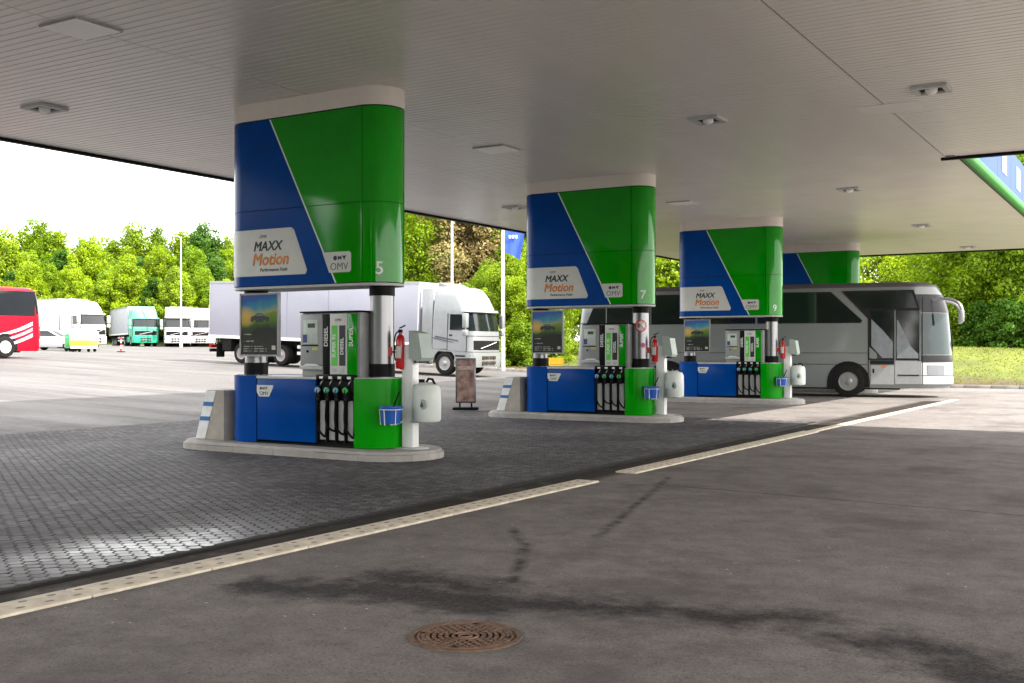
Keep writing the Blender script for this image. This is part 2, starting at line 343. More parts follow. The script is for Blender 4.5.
# paving of hexagonal blocks
PX0, PX1, PY0, PY1 = -17.6, -6.52, 2.0, 23.2
def paving():
    base = G().add([(PX0, PY0, .004), (PX1, PY0, .004), (PX1+.28, PY1, .004), (PX0, PY1, .004)], [(0, 1, 2, 3)])
    v = [list(p) for p in base.v]
    for p in v: p[2] = max(zt(p[0], p[1]), 0)+.004
    # follow the gentle fall of the lot at the far side
    b = G(); xs = [PX0, -16.5, -15.5, PX1]
    vv = [(x, y, zt(x, y)+.004) for y in (PY0, PY1) for x in xs]; b.add(vv, [(i, i+1, i+5, i+4) for i in range(3)])
    bo = b.obj('paving_bed', M_JOINT, fix=False); tag(bo, kind='structure')
    wd = .125; R_ = wd/math.sqrt(3); gp = .0045
    hexp = [(math.cos(R(60*k))*1.0, math.sin(R(60*k))*1.0) for k in range(6)]    # corner to corner along X
    Ro = R_-gp; Ri = Ro-.006
    def hexgeo(cx, cy, z, tx, ty):
        top = [(cx+Ri*a, cy+Ri*c, z+tx*a*Ri+ty*c*Ri) for a, c in hexp]
        mid = [(cx+Ro*a, cy+Ro*c, z-.006+tx*a*Ro+ty*c*Ro) for a, c in hexp]
        bot = [(cx+Ro*a, cy+Ro*c, z-.017) for a, c in hexp]
        return top+mid+bot, [tuple(range(6))]+[(i, i+6, (i+1) % 6+6, (i+1) % 6) for i in range(6)]+[(i+6, i+12, (i+1) % 6+12, (i+1) % 6+6) for i in range(6)]
    cells = []
    nx = int((PX1-PX0)/(1.5*R_)); ny = int((PY1-PY0)/wd)
    for i in range(nx):
        for j in range(ny):
            x = PX0+R_+1.5*R_*i; y = PY0+wd/2+wd*j+(wd/2 if i % 2 else 0)
            d = x*FW[0]+y*FW[1]; px = 512+FPX*(x*RT[0]+y*RT[1])/d if d > 1 else -999; py = 348+FPX*HC/d if d > 1 else 9999
            cells.append((d if (-5 < px < 1030 and py < 690) else 999, x, y))
    cells.sort()
    tpl = []
    for k in range(8):
        vv, ff = hexgeo(0, 0, 0, random.uniform(-.02, .02), random.uniform(-.02, .02)); tpl.append(G().add(vv, ff).mesh('paver', M_PAVE, 18))
    rest = G()
    for k, (d, x, y) in enumerate(cells):
        z = zt(x, y)+.022+random.uniform(-.0015, .0015)
        if k < 300:
            o = bpy.data.objects.new('paver', tpl[k % 8]); link(o); o.parent = bo; o.location = (x, y, z)
        else:
            if d == 999 and y < 14: continue
            vv, ff = hexgeo(x, y, z, random.uniform(-.02, .02), random.uniform(-.02, .02)); rest.add(vv, ff[:7] if d > 14 else ff)
    box_obj('edging', (PX1-.05, PX1+.03, PY0, PY1, .003, .021), M_JOINT, bo)
    ro = rest.obj('pavers', M_PAVE, bo, ang=18, fix=False); tag(ro, kind='stuff')
paving()

# concrete drainage channel in slabs
def channel():
    g = G(); g.cbox(-.145, .145, -.495, .495, .002, .024, .006)
    for k in range(5):
        for s in (-1, 1):
            y = -.4+.2*k+.05*s; x = .045*s
            pts = [(x+.02*math.cos(a)+.02*s, y+.034*math.sin(a)) for a in np.linspace(0, 2*math.pi, 8, endpoint=False)]
            g.prism(pts, .018, .0245, 'z', 1)
    me = g.mesh('channel_slab', [M_STRIP, M_SLOT])
    r = empty('drain_channel', (-6.0, 4, 0), label='pale concrete drainage channel strip crossing the forecourt between paving and asphalt', cat='drain')
    y = -2.0
    while y < 36:
        x = -6.03+(y-4)*.0125
        if not (11.5 < y < 12.5):
            o = bpy.data.objects.new('channel_slab', me); link(o); o.parent = r; o.location = (x+6.0, y-4, 0); o.rotation_euler = (0, 0, -R(.72)); o.scale.x = 1 if y < 20.5 else .62
        y += 1.0
    return r
channel()

# manhole cover
def manhole():
    mr = mat('rusty_iron', (.17, .10, .068), .7, metal=.3, var=.45, scale=18, bump=.4, bscale=120, dirt=.6, dcol=(.06, .045, .035), dscale=9)
    mf = mat('rusty_frame', (.13, .08, .05), .8, var=.4, scale=14, bump=.3)
    r = empty('manhole_cover', (-3.33, 4.97, 0), label='round rusty cast iron manhole cover set in the asphalt', cat='manhole cover')
    g = G(); g.lathe([(.285, .002), (.315, .004), (.315, .012), (.288, .014), (.285, .002)], n=64); g.obj('frame', mf, r)
    g = G(); g.lathe([(.001, .006), (.28, .006), (.28, .002)], n=64)
    for k, rad in enumerate((.035, .07, .26)): g.lathe([(rad-.008, .006), (rad-.006, .0135), (rad+.006, .0135), (rad+.008, .006)], n=48)
    for rad, nn in ((.105, 14), (.14, 20), (.175, 26), (.21, 32), (.237, 38)):
        for k in range(nn):
            a = 2*math.pi*(k+.5*(nn % 4 == 2))/nn; da = .33*math.pi*2/nn
            pts = [(rr*math.cos(a+s), rr*math.sin(a+s)) for rr, s in ((rad-.011, -da), (rad+.011, -da), (rad+.011, da), (rad-.011, da))]
            g.prism(pts, .005, .0125, 'z')
    g.obj('lid', mr, r, ang=30)
    for a in (R(20), R(110), R(200), R(290)):
        h = G(); h.lathe([(.017, .0128), (.017, .0135), (.001, .0135)], (.245*math.cos(a), .245*math.sin(a), 0), n=12); h.obj('lifting_hole', M_BLACK, r)
manhole()

# ------------------------------------------------------------------ canopy
ZC = 5.36; CX0 = -17.85; CXM = -3.52; CXR = 6.4; CYN = -4.0; CYM = 22.7; CYF = 45.0; ZT = 6.65
canopy = empty('station_canopy', (CX0, CYM, 0), label='wide flat filling station canopy with cream plank soffit and green and blue fascia', cat='canopy')
canopy.location = (0, 0, 0)
def canopy_build():
    L1 = [(CX0, CYN), (CXR, CYN), (CXR, CYM), (CXM, CYM), (CXM, CYF), (CX0, CYF)]
    ins = [(CX0+.05, CYN+.05), (CXR-.05, CYN+.05), (CXR-.05, CYM-.05), (CXM-.05, CYM-.05), (CXM-.05, CYF-.05), (CX0+.05, CYF-.05)]
    G().prism(ins, ZC+.018, ZT-.1, 'z').obj('roof_slab', M_SEAM, canopy)
    pw = .15; gap = .011; seams = [CX0+.06, -10.92, -3.78, CXR-.06]
    meshes = {}
    stuff = G(); n = 0
    y = CYN+.06
    rows = []
    while y+pw < CYF-.05:
        for i in range(3):
            if i == 2 and y+pw > CYM-.05: continue
            rows.append((y, i))
        y += pw
    def vis(y, i): return (5.5 if i == 0 else 7.5) < y < 22.6
    for (y, i) in rows:
        x0, x1 = seams[i]+.012, seams[i+1]-.012
        if i == 1 and y > CYM-.3: x1 = CXM-.07
        if i == 2: x0, x1 = seams[2]+.012, seams[3]
        pr = [(y+gap/2, ZC+.012), (y+gap/2+.008, ZC), (y+pw-gap/2-.008, ZC), (y+pw-gap/2, ZC+.012), (y+pw-gap/2, ZC+.03), (y+gap/2, ZC+.03)]
        if vis(y, i) and n < 296:
            key = (i, y > CYM-.3)
            if key not in meshes: meshes[key] = G().prism([(a-y, b-ZC) for a, b in pr], x0, x1, 'x').mesh('soffit_plank', M_SOFFIT, 20)
            o = bpy.data.objects.new('soffit_plank', meshes[key]); link(o); o.parent = canopy; o.location = (0, y, ZC+random.uniform(-.001, .001)); n += 1
        else: stuff.prism(pr, x0, x1, 'x')
    tag(stuff.obj('soffit_planks', M_SOFFIT, canopy, ang=20, fix=False), kind='stuff')
    # edge trims along the soffit
    for nm, b in (('edge_trim', (CX0-.02, CX0+.05, CYN, CYF, ZC-.05, ZC+.04)), ('edge_trim', (CX0, CXM, CYF-.05, CYF+.02, ZC-.03, ZC+.04)),
                  ('edge_trim', (CXM-.35, CXR, CYM-.05, CYM+.03, ZC-.05, ZC+.05)), ('edge_trim', (CXM-.05, CXM-.003, CYM+.05, CYF-.06, ZC-.02, ZC+.04))):
        box_obj(nm, b, M_DARK, canopy)
    # fascias: a green rounded lower band and a blue panel above, in panels
    def fascia(p, q, nrm, sign=False):
        p = Vector(p+(0,)); q = Vector(q+(0,)); u = (q-p); ln = u.length; u.normalize(); nv = Vector(nrm+(0,))
        k = max(1, round(ln/2.4)); st = ln/k
        g = G(); prof = [(0, -.04), (.07, -.05), (.13, -.0), (.15, .07), (.14, .15), (.09, .22), (0, .24)]
        ring = [(p+nv*a+Vector((0, 0, ZC+b)), q+nv*a+Vector((0, 0, ZC+b))) for a, b in prof]
        g.add([r[0] for r in ring]+[r[1] for r in ring], [(i, i+1, i+8, i+7) for i in range(6)]+[tuple(range(7)), tuple(range(13, 6, -1))])
        g.obj('green_band', mat('band_green', (.008, .16, .008), .5, spec=.2), canopy)
        for j in range(k):
            a = p+u*(st*j+.008); b = p+u*(st*(j+1)-.008); z0, z1 = ZC+.245, ZT
            g = G(); qd = []
            for c in (a, b):
                for o_ in (.0, .05): qd += [c+nv*o_+Vector((0, 0, z0)), c+nv*o_+Vector((0, 0, z1))]
            g.add(qd, [(2, 6, 7, 3), (0, 1, 5, 4), (0, 2, 3, 1), (4, 5, 7, 6), (1, 3, 7, 5), (0, 4, 6, 2)])
            g.obj('fascia_panel', mat('fascia_blue', (.008, .045, .26), .5, var=.08, spec=.15), canopy)
    fascia((CXM, CYM+.04), (CXM, CYF), (1, 0))
    fascia((CX0, CYF), (CX0, CYN), (-1, 0))
    fascia((CXM, CYF), (CX0, CYF), (0, 1))
    fascia((CXR, CYM), (CXM+.2, CYM), (0, 1))
    fascia((CXR, CYN), (CXR, CYM), (1, 0))
    fascia((CX0, CYN), (CXR, CYN), (0, -1))
    # white blocks of the emblem on the inner fascia
    for (y0, y1, z0, z1) in ((26.0, 26.9, .62, 1.1), (28.4, 29.3, .5, 1.1), (31.3, 32.2, .45, 1.05)):
        o = box_obj('emblem_block', (CXM+.052, CXM+.06, y0, y1, ZC+z0, ZC+z1), mat('emblem_white', (.22, .30, .29), .6, spec=.2), canopy)
canopy_build()
# recessed lamps in the soffit
def lamp(x, y, big, label):
    r = empty('soffit_light', (x, y, ZC), label=label, cat='ceiling light', group='lights recessed in the canopy soffit')
    if big:
        G().prism([(-.33, -.33), (.33, -.33), (.33, .33), (-.33, .33)], -.022, .0, 'z').obj('housing', M_GREY, r)
        G().prism([(-.31, -.315), (.325, -.315), (.325, .29), (-.31, .29)], -.030, -.0225, 'z').obj('lens', M_LENS, r)
    else:
        g = G()
        for a in ((-.25, .25, -.25, -.17), (-.25, .25, .17, .25), (-.25, -.17, -.17, .17), (.17, .25, -.17, .17)): g.box(*a, -.045, -.002)
        g.obj('frame', M_LGREY, r)
        G().box(-.17, .17, -.17, .17, -.012, -.002).obj('recess', M_DARK, r)
        G().lathe([(.09, -.013), (.085, -.06), (.05, -.085), (.001, -.09)], n=16).obj('lamp_bulb', M_LENS, r)
LAMPS = [(-10.92, 8.2, True, 'large square white lens light nearest the top left of the soffit'), (-15.0, 10.6, False, 'small round-eyed soffit light between top left corner and first pump'),
         (-10.85, 17.25, True, 'pale square soffit light between first and second pump cladding'), (-14.9, 24.6, False, 'small soffit light near the left canopy edge beside second cladding'),
         (-6.47, 16.8, False, 'dark framed soffit light above and between second and third pump'), (-2.95, 16.5, False, 'square soffit light with bright bulb at the right, nearest the canopy notch'),
         (-6.45, 25.9, False, 'small soffit light right of the third pump cladding, middle of three'), (-10.76, 26.15, True, 'thin looking soffit light just above third pump cladding'),
         (-6.48, 34.7, False, 'small distant soffit light above the silver coach front'), (-6.4, 43.0, False, 'farthest soffit light by the far canopy edge')]
for a in LAMPS: lamp(*a)
box_obj('soffit_hatch', (-4.2, -3.3, 17.2, 17.9, ZC-.006, ZC-.001), M_SOFFIT, canopy)

# ------------------------------------------------------------------ pumps
PL, PR = 2.34, .40; PXC, PYC, PITCH = -11.1, 12.5, 9.05
ZB0, ZB1, ZU0, ZU1 = .15, 1.18, 2.55, 5.07
def wrap(s, z, off):
    r = PR+off
    if s < 0: a = -math.pi/2+s/PR; return (-PL/2+r*math.cos(a), r*math.sin(a), z) if s > -math.pi*PR else (-PL/2-(s+math.pi*PR)*0+(-(s+math.pi*PR)), r, z)
    if s <= PL: return (-PL/2+s, -r, z)
    if s <= PL+math.pi*PR: a = -math.pi/2+(s-PL)/PR; return (PL/2+r*math.cos(a), r*math.sin(a), z)
    return (PL/2-(s-PL-math.pi*PR), r, z)
CAPS = [-math.pi*PR*k/12 for k in range(13)]+[PL+math.pi*PR*k/12 for k in range(13)]
def panel(name, poly, off, th, m, parent):
    bm = bmesh.new(); n = len(poly)
    a = [bm.verts.new((s, off, z)) for s, z in poly]; b = [bm.verts.new((s, off-th, z)) for s, z in poly]
    bm.faces.new(a); bm.faces.new(b[::-1])
    for i in range(n): bm.faces.new((a[i], b[i], b[(i+1) % n], a[(i+1) % n]))
    lo = min(p[0] for p in poly); hi = max(p[0] for p in poly)
    for s in CAPS:
        if lo+.003 < s < hi-.003: bmesh.ops.bisect_plane(bm, geom=bm.verts[:]+bm.edges[:]+bm.faces[:], plane_co=(s, 0, 0), plane_no=(1, 0, 0))
    for v in bm.verts: v.co = wrap(v.co.x, v.co.z, v.co.y)
    bmesh.ops.recalc_face_normals(bm, faces=bm.faces[:])
    me = bpy.data.meshes.new(name); bm.to_mesh(me); bm.free(); me.materials.append(m); me.shade_smooth(); me.set_sharp_from_angle(angle=R(35))
    o = bpy.data.objects.new(name, me); link(o); o.parent = parent; return o
def wtext(name, s, s0, z0, size, m, parent, off=.01, **kw):
    heavy = kw.pop('heavy', 0); v, f = text_geo(s, size, **kw)
    g = G()
    for q in range(1, 5 if heavy else 1): g.add([wrap(s0+p[0]+heavy*(-1, 1, 0, 0)[q-1], z0+p[1]+heavy*(0, 0, -1, 1)[q-1], off+p[2]+.0004*q) for p in v], f)
    g.add([wrap(s0+p[0], z0+p[1], off+p[2]) for p in v], f); return g.obj(name, m, parent, fix=False)
def S_(x): return x+PL/2          # local x on the front face -> perimeter coordinate
def stadium(x0, x1, r, n=14, yc=0):
    return [(x1+r*math.cos(a), yc+r*math.sin(a)) for a in np.linspace(-math.pi/2, math.pi/2, n)]+[(x0+r*math.cos(a), yc+r*math.sin(a)) for a in np.linspace(math.pi/2, 1.5*math.pi, n)]
def omv_mark(parent, s0, z0, k, off):            # three little blocks above the letters
    g = G()
    for dx, sh in ((-.10, 0), (0, 1), (.10, 2)):
        w_ = .042
        if sh == 0: pts = [(w_*math.cos(a), w_*math.sin(a)) for a in np.linspace(0, 2*math.pi, 12, endpoint=False)]
        elif sh == 1: pts = [(-w_, -w_), (-.01, -w_*.4), (.01, -w_*.4), (w_, -w_), (w_, w_), (.01, w_*.5), (-.01, w_*.5), (-w_, w_)]
        else: pts = [(-w_*1.1, w_), (0, -w_), (w_*1.1, w_), (0, w_*.75)]
        n = len(pts); o = len(g.v)
        g.add([wrap(s0+(dx+a)*k, z0+b*k, off) for a, b in pts]+[wrap(s0+(dx+a)*k, z0+b*k, off-.004) for a, b in pts], [tuple(range(n))]+[(i, i+n, (i+1) % n+n, (i+1) % n) for i in range(n)])
    g.obj('emblem', M_NAVY, parent)

def make_column(num):
    r = empty('clad_canopy_column', (PXC, PYC, 0))
    G().prism(stadium(-PL/2, PL/2, PR-.02), ZU0-.012, ZU1+.02, 'z').obj('cladding_core', M_DARK, r)
    G().prism(stadium(-PL/2, PL/2, PR+.004), ZU1+.02, ZC-.001, 'z').obj('top_band', M_CREAM, r)
    G().prism(stadium(-PL/2, PL/2, PR-.005), ZU0-.05, ZU0-.013, 'z').obj('underside', M_LGREY, r)
    def sl(z): return S_(-.58+(ZU1-z)/(ZU1-ZU0)*1.30)     # slanted boundary
    zs = 3.70; g = .005; e = math.pi*PR; hb = e+PL/2
    for (za, zb) in ((ZU0, zs-g), (zs+g, ZU1)):
        panel('blue_panel', [(-hb, za), (sl(za)-.014, za), (sl(zb)-.014, zb), (-hb, zb)], 0, .018, M_BLUE, r)
        panel('green_panel', [(sl(za)+.014, za), (PL+.04-g, za), (PL+.04-g, zb), (sl(zb)+.014, zb)], 0, .018, M_GREEN, r)
        panel('green_end_panel', [(PL+.04+g, za), (PL+hb, za), (PL+hb, zb), (PL+.04+g, zb)], 0, .018, M_GREEN, r)
    panel('white_stripe', [(sl(ZU0)-.013, ZU0), (sl(ZU0)+.013, ZU0), (sl(ZU1)+.013, ZU1), (sl(ZU1)-.013, ZU1)], .001, .019, M_LINEW, r)
    # brand board wrapping the left end
    p = panel('brand_board', [(-.30, 2.70), (S_(.14), 2.70), (S_(.17), 2.76), (S_(-.085), 3.37), (S_(-.14), 3.41), (-.30, 3.41)], .006, .005, M_SIGNW, r)
    wtext('lettering', 'OMV', S_(-.72), 3.275, .07, M_INK, p, .0065, shear=.25)
    wtext('lettering', 'MAXX', S_(-.63), 3.085, .20, M_INK, p, .0065, shear=.25, heavy=.006)
    wtext('lettering', 'Motion', S_(-.57), 2.865, .255, M_ORANGE, p, .0065, shear=.22, heavy=.007)
    wtext('lettering', 'Performance Fuels', S_(-.50), 2.765, .075, M_INK, p, .0065, shear=.2, bold=.001)
    p = panel('logo_plate', [(S_(.60), 2.70), (S_(.98), 2.70), (S_(1.01), 2.73), (S_(1.01), 2.97), (S_(.98), 3.0), (S_(.47), 3.0)], .006, .005, M_SIGNW, r)
    omv_mark(p, S_(.80), 2.91, .85, .0075)
    wtext('lettering', 'OMV', S_(.79), 2.735, .155, M_INK, p, .0065, bold=-.002)
    wtext('pump_number', str(num), PL+.30, 2.66, .26, M_LINEW, r, .003, bold=.003)
    for sx in (-1, 1):
        c = G().lathe([(.175, ZB1-.04), (.175, ZU0-.02)], (1.26*sx, 0, 0), n=28).obj('steel_column', M_STEEL, r)
        for z0, z1 in ((ZB1, ZB1+.19), (ZU0-.19, ZU0-.051)):
            G().lathe([(.178, z0), (.187, z0), (.187, z1), (.178, z1)], (1.26*sx, 0, 0), n=28).obj('collar', M_BLACK, c)
    return r
def make_dispenser():
    r = empty('fuel_dispenser', (PXC, PYC, 0))
    e = math.pi*PR; hb = e+PL/2
    G().prism(stadium(-PL/2, PL/2, PR-.03), .145, ZB0+.02, 'z').obj('plinth', M_BLACK, r)
    panel('end_pillar', [(-hb, ZB0+.01), (S_(-.87), ZB0+.01), (S_(-.87), ZB1), (-hb, ZB1)], 0, .03, M_BLUE, r)
    panel('green_end', [(S_(1.06), ZB0+.01), (PL+hb, ZB0+.01), (PL+hb, ZB1-.02), (S_(1.06), ZB1-.02)], 0, .03, M_GREEN, r)
    box_obj('base_panel', (-.855, .325, -PR+.008, -PR+.04, ZB0+.05, ZB1-.05), M_BLUE, r, .006)
    box_obj('base_panel', (-.855, .325, PR-.04, PR-.008, ZB0+.05, ZB1-.05), M_BLUE, r, .006)
    G().prism(stadium(-PL/2, PL/2, PR-.03), ZB1-.035, ZB1-.008, 'z').obj('deck', M_LGREY, r)
    box_obj('front_rail', (-.86, .33, -PR-.004, -PR+.03, ZB1-.045, ZB1-.012), M_LGREY, r, .004)
    G().box(-1.15, 1.15, -PR+.12, PR-.12, ZB0+.02, ZB1-.04).obj('inner_core', M_BLACK, r)
    p = panel('logo_plate', [(S_(-.80), .86), (S_(-.60), .86), (S_(-.52), 1.0), (S_(-.52), 1.035), (S_(-.85), 1.035), (S_(-.85), .93)], .002, .012, M_SIGNW, r)
    omv_mark(p, S_(-.71), .985, .55, .0035)
    wtext('lettering', 'OMV', S_(-.70), .88, .085, M_INK, p, .0025)
    # nozzle bay
    bay = box_obj('nozzle_bay', (.335, 1.05, -PR+.09, -PR+.12, ZB0+.02, ZB1-.02), M_BLACK, r)
    for i in range(4):
        x = .345+.176*i
        box_obj('bay_panel', (x+.022, x+.158, -PR+.06, -PR+.089, ZB0+.1, .83), M_LGREY, r, .006)
        box_obj('divider', (x-.006, x+.008, -PR+.015, -PR+.0895, ZB0+.06, .86), M_BLACK, r)
    G().prism([(-PR+.02, .86), (-PR+.02, .90), (-PR+.08, .96), (-PR+.08, ZB1+.02), (-PR+.0895, ZB1+.02), (-PR+.0895, .86)], .335, 1.05, 'x').obj('nozzle_cradle', M_BLACK, r)
    box_obj('bay_header', (.335, 1.05, -PR+.01, -PR+.085, ZB1-.04, ZB1+.03), M_BLACK, r, .004)
    cols = [(.25, .42, .62), (.08, .40, .22), (.10, .36, .40), (.03, .42, .06)]
    for i in range(4):
        x = .433+.176*i; y = -PR-.0
        n = G(); n.prism([(-.05, .84), (.0, .82), (.035, .88), (.03, .98), (-.0, 1.06), (-.035, 1.03), (-.045, .95)], x-.03, x+.03, 'x')
        n.v = [(a, y+b-.02, c) for a, b, c in n.v]
        no = n.obj('nozzle', M_BLACK, r)
        G().lathe([(.001, -.02), (.040, -.02), (.046, -.008), (.046, .012), (.038, .02), (.001, .02)], (x-.012, y-.06, .985), axis='y', n=16).obj('splash_guard', mat('guard_%d' % i, cols[i], .35), no)
        G().tube(bez((x+.005, y+.0, 1.02), (x+.02, y-.04, 1.07), (x+.03, y-.03, 1.10), (x+.035, y+.03, 1.14)), .011, 8).obj('spout', M_STEEL, no)
        G().tube(bez((x+.0, y-.07, .88), (x-.01, y-.10, .92), (x-.005, y-.10, .98), (x, y-.05, 1.03), 8), .008, 6).obj('trigger_guard', M_BLACK, no)
        box_obj('price_tag', (x-.03, x+.035, -PR+.002, -PR+.009, ZB1-.032, ZB1+.005), M_LINEW, no)
        h = bez((x-.03, y-.03, .86), (x-.06, y-.05, .50), (x-.04, y-.05, .40+.03*(i % 2)), (x+.085, y-.01, .30+.045*((i*2) % 3)), 16)
        h += bez((x+.085, y-.01, .30+.045*((i*2) % 3)), (x+.10, y+.0, .29+.045*((i*2) % 3)), (x+.10, y+.02, .35), (x+.088, y+.02, .84), 8)[1:]
        G().tube(h, .016, 8).obj('hose', M_RUBBER, no)
    # head with terminal and product panels
    box_obj('head', (-.02, 1.10, -.30, .30, ZB1-.009, 2.12), M_GREY, r, .012)
    t = box_obj('terminal', (-.015, .415, -.345, -.298, ZB1+.16, 2.10), mat('terminal_grey', (.30, .31, .31), .45, metal=.2, var=.06), r, .008)
    box_obj('terminal_face', (.05, .33, -.352, -.344, 1.66, 2.02), mat('face_pale', (.52, .58, .53), .4), t, .003)
    box_obj('display', (.14, .28, -.356, -.3525, 1.90, 1.965), mat('lcd', (.04, .09, .07), .2), t)
    box_obj('keypad', (.045, .125, -.357, -.3525, 1.68, 1.80), mat('keys', (.04, .06, .22), .5), t)
    box_obj('card_slot', (.02, .34, -.356, -.346, 1.628, 1.648), M_BLACK, t)
    G().lathe([(.001, -.012), (.02, -.012), (.02, 0)], (.13, -.345, 1.55), axis='y', n=10).obj('lock', M_BLACK, t)
    box_obj('sticker', (.22, .33, -.3475, -.3455, 1.57, 1.615), mat('sticker_yellow', (.5, .6, .08), .5), t)
    G().prism([(.06, 1.335), (.36, 1.335), (.30, 1.365), (.12, 1.365)], -.375, -.3455, 'y').obj('receipt_tray', M_LINEW, t)
    box_obj('shelf', (-.018, .418, -.36, -.302, ZB1+.10, ZB1+.155), M_LGREY, r, .004)
    b = box_obj('product_panel', (.425, .552, -.335, -.301, ZB1+.035, 2.10), M_BLACK, r, .003)
    p1 = box_obj('product_panel', (.557, .878, -.338, -.301, ZB1+.035, 2.10), M_SIGNW, r, .003)
    p2 = box_obj('product_panel', (.883, 1.045, -.335, -.301, ZB1+.035, 2.10), M_GREEN, r, .003)
    lg = mat('product_green', (.10, .55, .06), .4)
    box_obj('fuel_label', (.585, .700, -.341, -.3375, 1.34, 1.93), lg, p1)
    box_obj('fuel_label', (.735, .852, -.341, -.3375, 1.34, 1.93), M_INK, p1)
    def vt(s, x, z, size, m, par, yy):
        v, f = text_geo(s, size, bold=.002, align='LEFT', ext=.001)
        G().add([(x-q[1], yy+q[2], z+q[0]) for q in v], f).obj('lettering', m, par, fix=False)
    vt('DIESEL', .51, 1.62, .10, M_LINEW, b, -.3365); vt('SUPER 95', .665, 1.46, .085, M_LINEW, p1, -.3425)
    vt('DIESEL', .815, 1.50, .085, M_LINEW, p1, -.3425); vt('SUPER', .985, 1.62, .10, M_LINEW, p2, -.3365)
    for x in (.64, .79):
        for k in range(5):
            box_obj('pictogram', (x-.035, x+.04, -.3405, -.3375, 1.245+.0*k, 1.30), M_LGREY, p1) if k == 0 else None
    v, f = text_geo('OMV', .06, ext=.001); G().add([(.715+q[0], -.3395+q[2], 1.99+q[1]) for q in v], f).obj('lettering', M_INK, p1, fix=False)
    box_obj('head_cap', (-.03, 1.11, -.345, .31, 2.122, 2.145), M_DARK, r, .004)
    return r
def make_island():
    r = empty('pump_island', (PXC, PYC, 0))
    st = stadium(-1.78, 1.44, .76, 16)
    G().prism(stadium(-1.78, 1.44, .75, 16), .0, .105, 'z').obj('kerb_core', M_JOINT, r)
    def edge(t):        # point and outward normal along the island outline
        per = 2*3.22+2*math.pi*.76; d = t*per
        if d < 3.22: return (-1.78+d, -.76), (0, -1)
        d -= 3.22
        if d < math.pi*.76: a = -math.pi/2+d/.76; return (1.44+.76*math.cos(a), .76*math.sin(a)), (math.cos(a), math.sin(a))
        d -= math.pi*.76
        if d < 3.22: return (1.44-d, .76), (0, 1)
        a = math.pi/2+(d-3.22)/.76; return (-1.78+.76*math.cos(a), .76*math.sin(a)), (math.cos(a), math.sin(a))
    NK = 14
    for k in range(NK):
        ts = np.linspace((k+.004)/NK, (k+.996)/NK, 7); pts = []
        for t in ts: p, q = edge(t); pts.append(p)
        for t in ts[::-1]: p, q = edge(t); pts.append((p[0]-q[0]*.12, p[1]-q[1]*.12))
        G().prism(pts, .001, .105+.002*(k % 3), 'z').obj('kerb_stone', M_KERB, r)
    st2 = stadium(-1.78, 1.44, .74, 16)
    n = len(st); g = G(); g.add([(a, b, .110) for a, b in stadium(-1.78, 1.44, .74, 16)]+[(a, b, .149) for a, b in stadium(-1.78, 1.44, .71, 16)], [tuple(range(n, 2*n)), tuple(range(n-1, -1, -1))]+[(i, (i+1) % n, (i+1) % n+n, i+n) for i in range(n)])
    g.obj('top_slab', M_KERB, r)
    return r
def make_guard():
    r = empty('island_guard', (PXC, PYC, 0))
    Q = [(-2.22, .151), (-1.60, .151), (-1.60, .93), (-1.97, .93)]
    G().prism(Q, -.36, .36, 'y').obj('block', M_GUARD, r)
    def on(t, dx): return (-2.22+.25*t+dx, .151+.779*t)
    def strip(t0, t1, wd, o, nm, m, par):      # wraps the sloping end and laps onto both flanks
        a, b, c, d = on(t0, -o), on(t1, -o), on(t1, wd), on(t0, wd); bb, cc = on(t0, .02), on(t1, .02)
        g = G(); g.prism([a, d, c, b], -.36-o, -.3602, 'y'); g.prism([a, d, c, b], .3602, .36+o, 'y'); g.prism([a, on(t0, -.0005), on(t1, -.0005), b], -.3598, .3598, 'y'); return g.obj(nm, m, par)
    f = strip(.01, .992, .20, .006, 'white_face', M_GUARDW, r)
    for a in (.38, .68): strip(a, a+.085, .205, .010, 'blue_stripe', mat('stripe_blue', (.03, .14, .36), .5), f)
    return r
